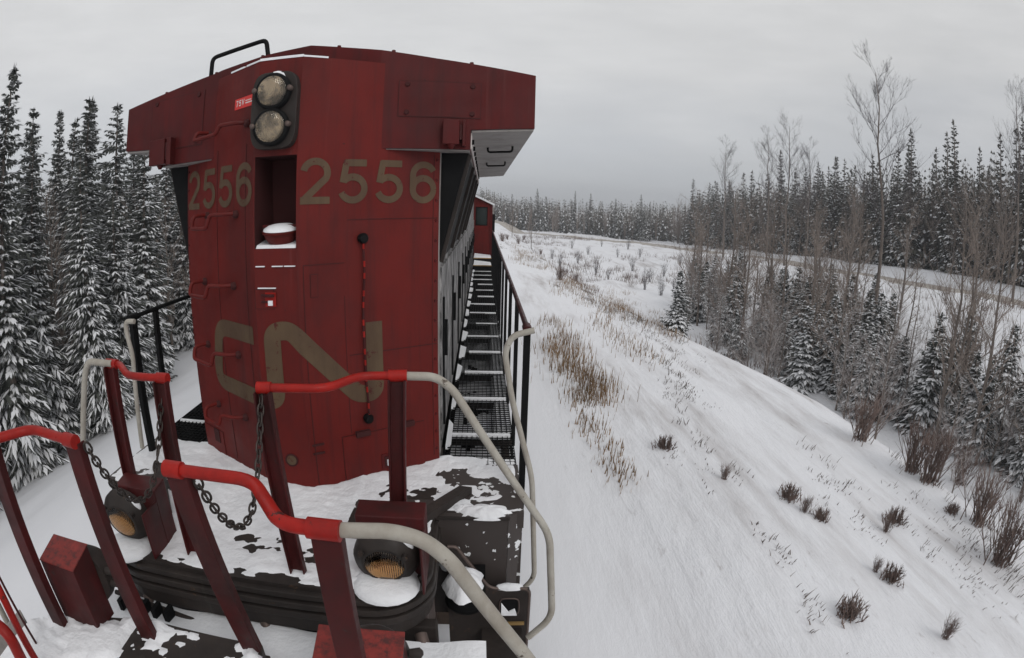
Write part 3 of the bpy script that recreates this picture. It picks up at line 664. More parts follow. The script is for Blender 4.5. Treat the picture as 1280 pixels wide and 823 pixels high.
for s_ in (1, -1):
    mb = PB()
    q = [(s_*.93, 2.90, .95), (s_*1.40, 2.90, .95), (s_*1.40, 2.90, ZD-.004), (s_*.93, 2.90, ZD-.004)]
    mb.prism(q, [(x, 2.945, z) for x, y, z in q], 0)
    q = [(s_*1.403, 2.905, .95), (s_*1.455, 2.96, .95), (s_*1.50, 2.99, ZD-.006), (s_*1.403, 2.905, ZD-.006)]
    mb.prism(q, [(x, y+.04, z) for x, y, z in q], 0)
    a, b = sorted((s_*1.42, s_*1.5)); mb.box(a, b, 3.04, 3.5, 1.1, ZD-.125, 0)
    mb.box(*sorted((s_*.94, s_*1.41)), 2.885, 2.899, ZD-.022, ZD-.002, 1)
    rsr = mb.put('step_riser', [M['splat'], M['brown']])
    snow_dome(s_*1.27, 2.96, ZD-.006, .17, .075, .04, rsr, 2); snow_dome(s_*1.13, 3.0, ZD-.006, .09, .05, .025, rsr, 3)
    mb = PB()
    for zz, xo in ((.93, 1.5), (.52, 1.56)):
        mb.box(*sorted((s_*1.24, s_*xo)), 2.28, 2.88, zz-.03, zz, 0); mb.box(*sorted((s_*1.24, s_*xo)), 2.26, 2.28, zz-.16, zz+.05, 0)
    if s_ > 0:
        q = [(s_*(PT[0].x-.06), PT[0].z+.03), (s_*PT[0].x, PT[0].z+.03), (s_*PT[1].x, PT[1].z), (s_*PT[2].x, PT[2].z), (s_*PT[2].x, .40), (s_*(PT[0].x-.06), .40)]
        mb.prism([(x, YP, z) for x, z in q], [(x, YP+.025, z) for x, z in q], 0)
        mb.tube(smooth([(s_*(PT[0].x-.05), YP+.01, PT[0].z+.03), (s_*PT[0].x, YP+.01, PT[0].z+.03), (s_*PT[1].x, YP+.01, PT[1].z), (s_*PT[2].x, YP+.01, PT[2].z), (s_*PT[2].x, YP+.01, .45)], .05), .013, 8, 2)
        hx, hz = s_*(PT[1].x+PT[2].x)/2, PT[1].z-.15
        ring = [(hx+.062*math.copysign(abs(math.cos(t))**.5, math.cos(t)), YP-.004, hz+.075*math.copysign(abs(math.sin(t))**.5, math.sin(t))) for t in np.linspace(0, 2*math.pi, 25)[:-1]]
        mb.prism(ring, [(x, YP-.0015, z) for x, y, z in ring], 1); mb.tube(ring, .006, 6, 2, False, True)
        mb.box(hx-.02, hx+.10, YP-.02, YP-.003, hz-.155, hz-.135, 3)
    sw_ = mb.put('step_well', [M['brown'], M['black'], M['steel'], M['yellow']])
    if s_ < 0: continue
    mb = PB(); mb.prism([(hx-.05, YP-.007, hz-.065), (hx+.05, YP-.007, hz-.065), (hx+.035, YP-.007, hz-.01), (hx-.005, YP-.007, hz-.035), (hx-.05, YP-.007, hz+.04)], [(hx-.05, YP-.02, hz-.065), (hx+.05, YP-.02, hz-.065), (hx+.03, YP-.014, hz-.02), (hx-.005, YP-.016, hz-.04), (hx-.05, YP-.01, hz+.03)]); mb.put('snow_patch', M['snow'], sw_)
    snow_dome((PT[1].x+PT[2].x)/2, YP+.02, PT[1].z+.008, .10, .03, .022, sw_, 5)
for s_ in (1, -1):  # diagonal brace lying on the deck corner
    mb = PB(); mb.prism([(s_*.70, 2.62, ZD), (s_*.78, 2.60, ZD), (s_*1.18, 3.18, ZD), (s_*1.10, 3.2, ZD)], [(s_*.70, 2.62, ZD+.06), (s_*.78, 2.60, ZD+.06), (s_*1.18, 3.18, ZD+.05), (s_*1.10, 3.2, ZD+.05)]); mb.put('deck_brace', M['brown'], deck)

# walkway gratings
for s_ in (1, -1):
    mb = PB(); x0, x1, y0, y1 = .965, 1.49, 3.63, 16.6
    for i in range(14):
        x = x0+(x1-x0)*i/13; a = s_*x; mb.box(a-.0022, a+.0022, y0, y1, ZD-.03, ZD-.002)
    k = int((y1-y0)/.048)
    for i in range(k):
        y = y0+i*.048; a, b = sorted((s_*x0, s_*x1)); mb.box(a, b, y, y+.005, ZD-.014, ZD-.006)
    gr = mb.put('walkway_grating', M['black'])
    mb = PB()
    for i in range(15):
        y = y0+.55+i*.86; a, b = sorted((s_*(x0+.02), s_*x1)); mb.box(a, b, y, y+.07, ZD-.11, ZD-.033, 0)
    a, b = sorted((s_*1.40, s_*1.46)); mb.box(a, b, y0, y1, ZD-.13, ZD-.112, 0)
    mb.box(*sorted((s_*.95, s_*1.5)), y0, y1, ZD-.5, ZD-.45, 0)
    for i in range(26):
        y = y0+.3+i*.5; xx = s_*random.uniform(1.05, 1.3); mb.box(xx-.09, xx+.09, y, y+random.uniform(.12, .3), ZD-.45, ZD-random.uniform(.2, .34), 1)
    mb.put('walkway_support', [M['brown'], M['black']], gr)
    for i in range(15):
        y = y0+.52+i*.86; w0 = random.uniform(0, .16); w1 = random.uniform(.0, .045); mb = PB()
        q = [(s_*(x0+.03+w0), y-.01), (s_*(x1-.02), y-.02), (s_*(x1-.02), y+w1), (s_*(x0+.03+w0), y+w1*1.1)]
        mb.prism([(a, b, ZD-.03) for a, b in q], [(a, b, ZD+.008) for a, b in q])
        if s_ > 0: mb.prism([(1.33, y+.05, ZD-.05), (1.485, y+.05, ZD-.05), (1.485, y+.84, ZD-.05), (1.35, y+.84, ZD-.05)], [(1.345, y+.05, ZD-.024), (1.48, y+.05, ZD-.020), (1.48, y+.84, ZD-.020), (1.37, y+.84, ZD-.024)])
        mb.put('snow_strip', M['snow'], gr)
        mb = PB(); q = [(s_*.967, y-.25), (s_*(1.0+random.uniform(0, .04)), y-.2), (s_*(1.0+random.uniform(0, .05)), y+.2), (s_*.967, y+.3)]
        mb.prism([(a, b, ZD-.028) for a, b in q], [(a, b, ZD+.012) for a, b in q]); mb.put('snow_strip', M['snow'], gr)
    mb = snowfield(s_*1.23-.24, s_*1.23+.24, y0+.02, y0+7, ZD-.17, -.05, .2, .05, 31+s_, .04, lambda x, y: .0, 4, 4); mb.put('snow_cover', M['snow'], gr)
# cab at the far end, with two snowy steps up to its back door
YC = 17.0
c0, c1, c2, c3 = at((592, 246), 1, YC), at((614, 257), 1, YC), at((615, 318), 1, YC), at((590, 318), 1, YC)
zc_ = lambda p: p.z
mb = PB()
ring = [(-1.5, 1.3), (1.5, 1.3), (1.5, 3.58), (.80, 3.9), (-.80, 3.9), (-1.5, 3.58)]
mb.prism([(x, YC, z) for x, z in ring], [(x, YC+2.4, z) for x, z in ring], 0)
cab = mb.put('cab', M['red'])
mb = PB(); rg = [(1.56, 3.56), (1.56, 3.61), (.82, 3.96), (-.82, 3.96), (-1.56, 3.61), (-1.56, 3.56), (-.80, 3.905), (.80, 3.905)]
mb.prism([(x, YC-.10, z) for x, z in rg], [(x, YC+2.5, z) for x, z in rg], 0); mb.put('roof', M['snow'], cab)
wl, wr = at((596, 260), 1, YC), at((608, 281), 1, YC)
mb = PB(); mb.box(wl.x-.03, wr.x+.03, YC-.02, YC, wr.z-.03, wl.z+.03, 1); mb.box(wl.x, wr.x, YC-.026, YC-.02, wr.z, wl.z, 0); mb.put('window', [M['glass'], M['black']], cab)
mb = PB(); mb.box(.955, 1.42, YC-.012, YC, 2.05, 3.62, 0); mb.box(1.43, 1.5, YC-.03, YC, 2.0, 3.55, 1); mb.put('door', [M['red'], M['red_dark']], cab)
mb = PB(); mb.box(1.5, 1.58, YC+.05, YC+.1, 2.75, 3.3, 0); mb.put('mirror', M['black'], cab)
for i, (yy, zt_) in enumerate(((YC-.62, 2.06), (YC-1.15, 1.90))):
    mb = PB(); mb.box(.96, 1.49, yy, YC if i == 0 else YC-.63, ZD, zt_-.035, 0); mb.box(.96, 1.49, yy-.012, yy, zt_-.06, zt_-.035, 1)
    st = mb.put('cab_step', [M['black'], M['yellow']])
    mb = PB(); mb.prism([(.97, yy, zt_-.035), (1.48, yy, zt_-.035), (1.48, yy+.5, zt_-.035), (.97, yy+.5, zt_-.035)], [(.99, yy+.02, zt_+.02), (1.46, yy+.02, zt_), (1.46, yy+.48, zt_+.01), (.99, yy+.48, zt_+.06)]); mb.put('snow_cover', M['snow'], st)

# ---- handrails
def channel(mb, base, top, w_=.085, d_=.045, th=.010, mi=0, face=1):
    b = Vector(base); t = Vector(top); ax = (t-b).normalized(); x = Vector((1, 0, 0)); x = (x-ax*x.dot(ax)).normalized(); y = ax.cross(x)
    sec = [(-w_/2, 0), (w_/2, 0), (w_/2, d_), (w_/2-th, d_), (w_/2-th, th), (-w_/2+th, th), (-w_/2+th, d_), (-w_/2, d_)]
    if y.y*face < 0: y = -y
    mb.prism([b+x*p+y*q for p, q in sec], [t+x*p+y*q for p, q in sec], mi)
def clamp(mb, p, d, r=.030, l=.10, mi=0):
    d = Vector(d).normalized(); mb.tube([Vector(p)-d*l/2, Vector(p)+d*l/2], r, 14, mi)
ZR = 2.75
near_flag = [None]
def end_rail(inner_px, mid_px, outer_px, bi, bo, white, root, rr=.021, dx=0.0):
    ti, to = at(inner_px, 2, ZR), at(outer_px, 2, ZR); mids = [at(p, 2, ZR) for p in mid_px]
    mb = PB(); mb.tube(smooth([ti]+mids+[to], .07), rr, 14, 0)
    dr = (mids[0]-ti) if mids else to-ti
    clamp(mb, ti, dr, rr*1.35, .07); clamp(mb, to, to-(mids[-1] if mids else ti), rr*1.38, .09)
    hr = mb.put('end_handrail', M['tube_red'], root)
    for t, b in ((ti, bi), (to, bo)):
        mb = PB(); channel(mb, b, t-Vector((0, 0, rr*.6)), face=1 if root is near_flag[0] else -1); mb.put('post', M['post'], hr, .003)
    if white:
        mb = PB(); mb.tube(smooth(white, .09, 6), rr*.98, 14); mb.put('step_handrail', M['tube_white'], hr)
    return ti, to
# right side, far locomotive
yA = 2.52
w1 = [at(p, 1, yA) for p in ((497, 470), (545, 471), (567, 488), (620, 570), (687, 668), (690, 772), (660, 797))]
rI, rO = end_rail((330, 485), ((408, 486), (450, 470)), (497, 470), (.295, 2.25, ZD), (.80, 2.52, ZD), w1, loco)
yA = 2.50
w2 = [at(p, 1, yA) for p in ((140, 455), (110, 452), (106, 470), (104, 545), (104, 620))]
lI, lO = end_rail((203, 473), ((160, 470), (150, 456)), (140, 455), (-.345, 2.27, ZD), (-.84, 2.46, ZD), w2, loco)
# tubes at the back of the step wells
mb = PB(); mb.tube(smooth([at(p, 1, 3.1) for p in ((668, 413), (640, 420), (631, 440), (640, 500), (665, 597), (668, 722), (652, 738))], .09, 6), .018, 12)
mb.put('step_handrail', M['tube_white'])
mb = PB(); mb.tube(smooth([at(p, 1, 3.2) for p in ((168, 402), (157, 402), (158, 415), (166, 445), (178, 560))], .05, 6), .018, 12)
mb.put('step_handrail', M['tube_white'])
# walkway handrails
for s_ in (1, -1):
    ys = [3.28]+[3.28+1.02*i for i in range(1, 14)] if s_ > 0 else [3.46, 3.80]+[3.80+1.02*i for i in range(1, 13)]
    xr = 1.505*s_ if s_ > 0 else -1.37
    zt_ = 2.82
    mb = PB(); mb.tube([(xr, ys[0]-.02, zt_), (xr, ys[-1], zt_)], .018, 10); clamp(mb, (xr, ys[0], zt_), (0, 1, 0), .028, .12)
    wr_ = mb.put('side_handrail', M['post' if s_ > 0 else 'black'])
    for i, y in enumerate(ys):
        mb = PB(); k_ = .038 if i == 0 else .03
        mb.box(xr-k_*.5, xr+k_*.5, y-k_*.9, y+k_*.9, ZD-.15, zt_-.01); mb.put('post', M['black'], wr_)

# ditch lights on the far platform
for lx, lz, bx0, bx1, tilt in ((.765, 1.885, .62, .965, 0), (-.80, 1.93, -.86, -.56, .0)):
    y0 = 2.30
    mb = PB()
    mb.prism([(bx0, y0, ZD), (bx1, y0, ZD), (bx1, y0+.13, ZD), (bx0, y0+.13, ZD)], [(bx0, y0, 2.10), (bx1, y0, 2.10), (bx1, y0+.13, 2.12), (bx0, y0+.13, 2.12)], 0)
    mb.box(bx1-.012, bx1, y0-.17, y0, ZD, 2.04, 0)
    dl = mb.put('ditch_light', [M['post']], None, .006, )
    mb = PB(); ax = Vector((0, -1, -.12))
    mb.lathe((lx, y0, lz), ax, [(0, .165), (.04, .165), (.07, .152), (.088, .118), (.10, .114), (.106, .10), (.10, .098), (.03, .05), (.026, .001)], 30, 0)
    for a in (.5, 2.6): mb.lathe(Vector((lx, y0-.1, lz))+Vector((math.cos(a)*.125, 0, math.sin(a)*.125)), (0, -1, 0), [(0, .014), (.03, .014)], 8, 0)
    mb.put('lamp_housing', M['brown'], dl)
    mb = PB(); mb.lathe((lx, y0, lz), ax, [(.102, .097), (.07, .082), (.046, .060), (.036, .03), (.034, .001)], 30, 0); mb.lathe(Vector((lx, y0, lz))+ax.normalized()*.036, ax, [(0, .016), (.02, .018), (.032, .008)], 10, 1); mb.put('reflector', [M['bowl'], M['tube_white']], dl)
    mb = PB(); mb.lathe((lx, y0, lz), ax, [(.103, .098), (.112, .085), (.120, .055), (.124, .02), (.1245, .001)], 30, 0); mb.put('lens', M['amber_glass'], dl)
    mb = PB(); t_ = [(lx+.152*math.cos(a), y0-.05, lz+.152*math.sin(a)) for a in np.linspace(.4, 1.2, 8)]
    mb.tube(t_, [.004, .015, .02, .022, .02, .016, .01, .003], 8)
    mb.put('snow_cap', M['snow'], dl); mb = PB()
    mb.lathe((lx, y0-.10, ZD-.006), (0, 0, 1), [(0, .17), (.02, .165), (.035, .12), (.04, .02)], 20)
    mb.put('snow_cap', M['snow'], dl)

PL = plan(2.13, .95, .30, 2.95)
def in_deck(x, y):
    ax_ = abs(x)
    if y > 3.0 and ax_ > 1.47: return -9
    if y < 2.97:
        if ax_ > .945 or y < 2.135: return -9
        if ax_ > .65 and y < 2.43 and math.hypot(ax_-.65, 2.43-y) > .29: return -9
    # hood footprint
    yp = YF if ax_ < XC else YF+(ax_-XC)*(YH-YF)/(HW-XC)
    d = yp-y
    if ax_ < HW and d < -.03: return -9
    e_ = .0
    if ax_ < HW+.1: e_ += .35*math.exp(-max(d, 0)/.2)
    if x > .45 and y > 2.6: e_ -= .42
    if x < -.75 and y > 2.9: e_ -= .2
    if y < 2.2: e_ -= .2
    return e_+.10
mb = snowfield(-1.48, 1.48, 2.13, 3.72, ZD, -.20, .038, .04, 11.3, .02, in_deck); mb.put('snow_cover', M['snow'], deck)

# coupler, draft gear and hoses between the platforms, all heaped with snow
mb = PB()
mb.box(-.45, .45, 2.2, 3.0, .85, 1.40, 1); mb.box(-.16, .16, 1.75, 2.3, .72, 1.02, 1)
mb.prism([(-.2, 1.62, .66), (.22, 1.62, .66), (.22, 1.95, .66), (-.2, 1.95, .66)], [(-.14, 1.68, 1.06), (.16, 1.68, 1.06), (.16, 1.92, 1.08), (-.14, 1.92, 1.08)], 1)
mb.box(-1.0, 1.0, 2.24, 2.32, .35, 1.42, 0)
cpl = mb.put('coupler', [M['brown'], M['black']], None, .01)
def mound(x, y): return .45-3.0*max(0, max(-x-.93, x-1.17))
mb = snowfield(-1.02, 1.26, 1.70, 2.12, 1.36, -.4, .35, .07, 4.1, .03, mound, 2.2, 2.2); mb.box(-1.0, 1.24, 1.72, 2.11, 1.2, 1.35)
mb.put('snow_cover', M['snow'], cpl)
mb = PB()
for k in range(5):
    x = -.86+.085*k; mb = PB(); mb.box(x, x+.028, 1.96, 2.05, 1.38, 1.50, 0); mb.put('rib', M['black'], cpl)
mb = PB()
mb.tube(smooth([(-.95, 2.07, 1.46), (-.6, 2.06, 1.44), (-.3, 2.05, 1.40), (-.2, 2.0, 1.2)], .05), .016, 8, 1)
mb.put('uncoupling_lever', [M['black'], M['brown'], M['rust']]); mb = PB()
mb.tube(smooth([(.62, 2.0, 1.36), (1.02, 2.0, 1.36), (1.05, 1.98, 1.30)], .03), .014, 8, 1)
mb.put('release_rod', [M['black'], M['brown'], M['rust']]); mb = PB()
mb.tube(smooth([(.5, 1.9, 1.46), (1.15, 1.9, 1.45)], .03), .012, 8, 2)
mb.put('uncoupling_lever', [M['black'], M['brown'], M['rust']])
for pts in ([(.93, 2.15, 1.4), (.98, 2.0, 1.32), (1.0, 1.86, 1.22), (.9, 1.74, 1.1), (.7, 1.68, 1.05)], [(-.72, 2.12, 1.42), (-.62, 2.0, 1.3), (-.5, 1.86, 1.24), (-.42, 1.75, 1.28)], [(.08, 2.1, 1.42), (.12, 2.0, 1.34), (.18, 1.88, 1.30), (.22, 1.82, 1.20)]):
    mb = PB(); mb.tube(smooth(pts, .1, 6), .024, 10, 0); mb.lathe(pts[0], Vector(pts[1])-Vector(pts[0]), [(-.04, .035), (.03, .035), (.04, .028)], 12, 1)
    mb.put('air_hose', [M['rubber'], M['steel']])
# round reservoir with snow beside the step well
l1 = at((582, 735), 2, 1.36); mb = PB(); mb.lathe((l1.x, l1.y+.2, 1.28), (0, -1, 0), [(0, .12), (.2, .12), (.23, .125), (.25, .10), (.26, .05)], 22, 0); mb.box(l1.x-.12, l1.x+.12, l1.y+.15, 2.88, 1.16, 1.395, 0)
rs = mb.put('air_filter', M['black'])
l1, l2 = at((580, 718), 2, 1.47), at((562, 665), 2, 1.56)
snow_dome(l1.x, l1.y, 1.39, .125, .17, .09, rs, 1); snow_dome(l2.x, l2.y, 1.38, .10, .15, .19, rs, 4)

# underframe
mb = PB(); 
for s_ in (1, -1): mb.box(*sorted((s_*1.40, s_*1.5)), 3.62, 19.5, 1.35, ZD-.13)
mb.box(-1.3, 1.3, 3.0, 19.5, 1.2, 1.28); mb.put('side_sill', M['black'])
mb = PB(); mb.box(-1.45, 1.45, 8.4, 13.6, .35, 1.2); mb.put('fuel_tank', M['black'], None, .12)
for yb_ in (5.6, 16.4):
    mb = PB()
    for s_ in (1, -1): mb.box(*sorted((s_*1.02, s_*1.14)), yb_-2.3, yb_+2.3, .55, .95)
    mb.box(-1.02, 1.02, yb_-.2, yb_+.2, .6, 1.19); bg = mb.put('bogie', M['black'])
    for dy in (-1.85, 0, 1.85):
        mb = PB(); mb.tube([(-.9, yb_+dy, .52), (.9, yb_+dy, .52)], .08, 10)
        for s_ in (1, -1): mb.lathe((s_*.70, yb_+dy, .52), (s_, 0, 0), [(0, .555), (.03, .55), (.035, .52), (.13, .515), (.13, .4), (.09, .36), (.09, .1)], 28)
        mb.put('wheel', M['steel'], bg)

# ------------------------------------------------------------------ the near locomotive's end platform
near = empty('locomotive', (0, .6, 0), 'near locomotive, only its snowy end platform and red handrails showing', 'locomotive')
YN = 1.66; near_flag[0] = near
mb = PB(); 
q = [(-1.0, -.8), (-1.0, 1.32), (-.86, 1.5), (-.35, YN), (.27, YN), (.31, 1.45), (.95, 1.42), (1.0, 1.3), (1.0, -.8)]
mb.prism([(x, y, ZD-.10) for x, y in q], [(x, y, ZD-.004) for x, y in q], 0)
for zz0, zz1, o in ((ZD-.19, ZD-.105, .03), (ZD-.30, ZD-.22, .0)):
    mb.prism([(x*(1+o*.5), y+(o if y > 1 else 0), zz0) for x, y in q], [(x*(1+o*.5), y+(o if y > 1 else 0), zz1) for x, y in q], 0)
mb.box(-.9, .9, -.8, 1.3, .9, ZD-.31, 0); mb.box(-.16, .16, 1.2, 1.6, .72, 1.02, 0)
ndeck = mb.put('deck', M['brown'], near, .005)
def in_near(x, y):
    if abs(x) > .98 or y > YN-.02: return -9
    lim = np.interp(x, [-1, -.86, -.35, .26, .30, .94, 1], [1.30, 1.48, YN-.02, YN-.02, 1.44, 1.40, 1.28])
    if y > lim-.01: return -9
    return .05+(.28 if x < -.4 else -.05)-.1*(y > lim-.08)
mb = snowfield(-.97, .97, .2, YN-.01, ZD-.003, 0.02, .14, .04, 21.7, .02, in_near); mb.put('snow_cover', M['snow'], ndeck)
yB = 1.19
w3 = [at(p, 1, yB) for p in ((405, 662), (490, 664), (530, 675), (562, 700), (600, 750), (660, 823), (700, 880))]
w3 += [w3[-1]+Vector((.02, 0, -.5))]
nRI, nRO = end_rail((217, 587), ((316, 600), (350, 655)), (405, 662), (.235, 1.60, ZD), (.83, 1.20, ZD), w3, near, .022)
t0 = at((85, 550), 2, ZR); mdl = at((40, 535), 2, ZR)
nLI, nLO = end_rail((88, 551), ((40, 536),), (-16, 552), (-.285, 1.515, ZD), (-.80, 1.385, ZD), [at((-16, 552), 1, 1.44)+Vector(v) for v in ((0, 0, 0), (-.12, 0, .0), (-.34, .0, -.25), (-.62, .02, -.85), (-.62, .02, -1.35))], near, .022)
mb = PB()
mb.tube(smooth([at((-30, 680), 1, 1.05), at((0, 738), 1, 1.05), at((30, 800), 1, 1.05), at((60, 850), 1, 1.05)], .1), .02, 12); mb.put('grab_rail', M['tube_red'], near)
mb = PB(); mb.tube(smooth([at((-20, 770), 1, .95), at((10, 790), 1, .95), at((40, 850), 1, .95)], .1), .03, 12); mb.put('grab_rail', M['tube_red'], near)
mb = PB(); mb.tube([at((-4, 715), 1, 1.2), at((50, 812), 1, 1.2)], .007, 6); mb.put('pull_rod', M['post'], near)
mb = PB(); a = Vector((-.97, 1.2, ZD)); mb.prism([(-1.02, 1.0, ZD-.1), (-1.0, 1.32, ZD-.1), (-.94, 1.24, ZD-.1), (-.96, 1.02, ZD-.1)], [(-1.10, 1.02, ZD+.02), (-1.06, 1.34, ZD+.06), (-1.05, 1.34, ZD+.06), (-1.09, 1.02, ZD+.02)]); mb.put('edge_plate', M['grey'], near)
# ditch light boxes seen from behind
for bx0, bx1, y0, y1, tp in ((-.80, -.56, 1.46, 1.62, 2.16), (.655, .965, 1.29, 1.45, 2.13)):
    mb = PB()
    mb.prism([(bx0, y0, ZD), (bx1, y0, ZD), (bx1, y1, ZD), (bx0, y1, ZD)], [(bx0, y0, tp-.05), (bx1, y0, tp-.05), (bx1, y1, tp), (bx0, y1, tp)], 0)
    bw = [(bx0-.003, y0-.003), (bx1+.003, y0-.003), (bx1+.003, y1+.003), (bx0-.003, y1+.003)]
    mb.prism([(x, y, (tp-.047 if y < (y0+y1)/2 else tp+.003)) for x, y in bw], [(x, y, (tp-.041 if y < (y0+y1)/2 else tp+.009)) for x, y in bw], 1)
    dl = mb.put('ditch_light', [M['post'], M['worn']], near, .006)
    mb = PB(); c_ = ((bx0+bx1)/2+.02, y1, (ZD+tp)/2+.0)
    mb.lathe(c_, (0, 1, -.05), [(0, .15), (.05, .148), (.10, .13), (.14, .10), (.15, .09)], 28)
    for a in (-.1, .35): mb.lathe(Vector(c_)+Vector((.15*math.cos(a), .03, .15*math.sin(a))), (1, 0, .2), [(0, .02), (.04, .022), (.05, .01)], 10)
    mb.put('lamp_housing', M['brown'], dl)
    mb = PB(); mb.lathe(Vector(c_)+Vector((0, .14, -.01)), (0, 1, -.05), [(0, .088), (.015, .08), (.02, .001)], 22); mb.put('lens', M['amber'], dl)

# ------------------------------------------------------------------ chains hung between the two platforms
def chain(path, name, label):
    P = [Vector(p) for p in path]; d = [0]
    for a, b in zip(P[:-1], P[1:]): d.append(d[-1]+(b-a).length)
    mb = MB(); pitch = .042; n = int(d[-1]/pitch); c0 = P[0]
    def pos(s):
        i = min(max(np.searchsorted(d, s)-1, 0), len(P)-2); return P[i].lerp(P[i+1], (s-d[i])/(d[i+1]-d[i]))
    for k in range(n):
        s = (k+.5)*pitch; c = pos(s); t = (pos(min(s+.01, d[-1]))-pos(max(s-.01, 0))).normalized(); a = t.orthogonal().normalized(); b = t.cross(a)
        if k % 2: a, b = b, a
        w_ = a
        ring = []
        for j in range(14):
            th = 2*math.pi*j/14; ring.append(c-c0+t*.031*math.copysign(abs(math.cos(th))**.8, math.cos(th))+w_*.015*math.sin(th))
        mb.tube(ring, .0052, 5, 0, False, True)
    o = mb.build(name, M['chain']); o.location = c0
    return tag(o, label, 'chain', None)
def cat(a, b, sag, n=26):
    a, b = Vector(a), Vector(b); return [a.lerp(b, i/n)-Vector((0, 0, 4*sag*(i/n)*(1-i/n))) for i in range(n+1)]
cL = cat(nLI+Vector((.06, .03, -.02)), lI+Vector((-.03, .02, -.06)), .42)
chain(cL, 'safety_chain', 'dark chain hanging in a loop from the left handrail posts over the round lamp')
cR = cat(nRI+Vector((.06, .04, -.05)), rI+Vector((-.01, -.02, -.03)), .40)
chain(cR, 'safety_chain', 'dark chain hanging in a loop below the curved red rail on the right')

# ------------------------------------------------------------------ trees and plants
def mesh_np(name, V, Fq, mi, mats, sm=False):
    me = bpy.data.meshes.new(name); me.from_pydata(np.asarray(V).tolist(), [], [tuple(int(i) for i in f) for f in Fq])
    for mm in mats: me.materials.append(mm)
    me.polygons.foreach_set('material_index', np.asarray(mi, dtype=np.int32)); 
    if sm: me.polygons.foreach_set('use_smooth', [True]*len(me.polygons))
    me.update(); return me
def spruce(rng, Hh, rad, whorl, nb, nsp, snow, needle, base=.06, sag=.35, wid=.075, taper=.85, sw=1.0):
    lob = [(rng.uniform(0, 6.28), rng.uniform(.15, .8)) for _ in range(5)]; lean = rng.uniform(-.012, .012)
    V = []; F = []; MI = []
    def dia(p, d, s, w, upv, mi, sagz):
        sd = np.cross(d, upv); sd /= np.linalg.norm(sd)+1e-9; o = len(V)
        V.extend([p, p+d*s*.42+sd*w, p+d*s-np.array([0, 0, sagz]), p+d*s*.42-sd*w]); F.append((o, o+1, o+2, o+3)); MI.append(mi)
    z = Hh*base
    while z < Hh*.985:
        f = z/Hh; Lb = rad*((1-f)**taper)*(1 if f > .12 else .55+.45*f/.12)+.06
        k = max(4, int(nb*(.6+.4*(1-f)))); a0 = rng.uniform(0, 6.28)
        for i in range(k):
            a = a0+6.283*i/k+rng.uniform(-.35, .35); Ln = Lb*rng.uniform(.55, 1.2)*(1+.28*sum(math.cos(a-p_)*math.exp(-((f-q_)/.14)**2) for p_, q_ in lob)); zz = z+rng.uniform(-.5, .5)*whorl
            if rng.random() < .10: continue
            dr = sag*(1.1-.9*f)+rng.uniform(-.1, .12)-.25*f
            d = np.array([math.cos(a), math.sin(a), -dr]); d /= np.linalg.norm(d)
            side = np.array([-math.sin(a), math.cos(a), 0.])
            ns = max(2, int(nsp*(.35+.65*(1-f)))); heavy = rng.random() < .55+.4*snow
            for s_ in range(ns):
                t = (s_+.6)/ns*rng.uniform(.85, 1.1); p = np.array([0, 0, zz])+d*Ln*t*.92+np.array([0, 0, .10*Ln*t*t])
                sg = (1 if s_ % 2 else -1)*rng.uniform(.3, 1.0)
                dd = d+side*sg*(1.1-t*.6)+np.array([0, 0, rng.uniform(-.35, .1)]); dd /= np.linalg.norm(dd)
                ln = (.32*Ln*(1.15-.5*t)+.14)*rng.uniform(.7, 1.2); up = np.array([rng.uniform(-.5, .5), rng.uniform(-.5, .5), 1.])
                dia(p, dd, ln, wid*rng.uniform(.7, 1.4)*(.6+.5*(1-f)), up, 0, .12*ln)
                if rng.random() < .6:
                    d2 = d*.5+np.array([0, 0, -1.])+side*rng.uniform(-.4, .4); d2 /= np.linalg.norm(d2); dia(p, d2, ln*.7, wid*.8, side+d*.3, 0, 0)
                if heavy and rng.random() < snow*(.45+.6*t):
                    dia(p+np.array([0, 0, .03])+dd*ln*.05, dd, ln*(.75+.15*sw), sw*wid*rng.uniform(.5, 1.35)*(.6+.5*(1-f)), np.array([rng.uniform(-.3, .3), rng.uniform(-.3, .3), 1.]), 1, .10*ln)
        z += whorl*rng.uniform(.75, 1.2)
    for q in range(5):
        a = rng.uniform(0, 6.28); dia(np.array([0, 0, Hh*.95]), np.array([math.cos(a)*.12, math.sin(a)*.12, 1.]), Hh*.05, .05, np.array([math.cos(a+1.5), math.sin(a+1.5), 0]), 0, 0)
    t = MB(); t.tube([(0, 0, -.5), (0, 0, Hh*.5), (0, 0, Hh*.98)], [Hh*.013, Hh*.009, .012], 7)
    crown = mesh_np('crown', V, F, MI, [needle, M['snow']]); tr = mesh_np('trunk', t.v, t.f, [0]*len(t.f), [M['bark']], True)
    return crown, tr
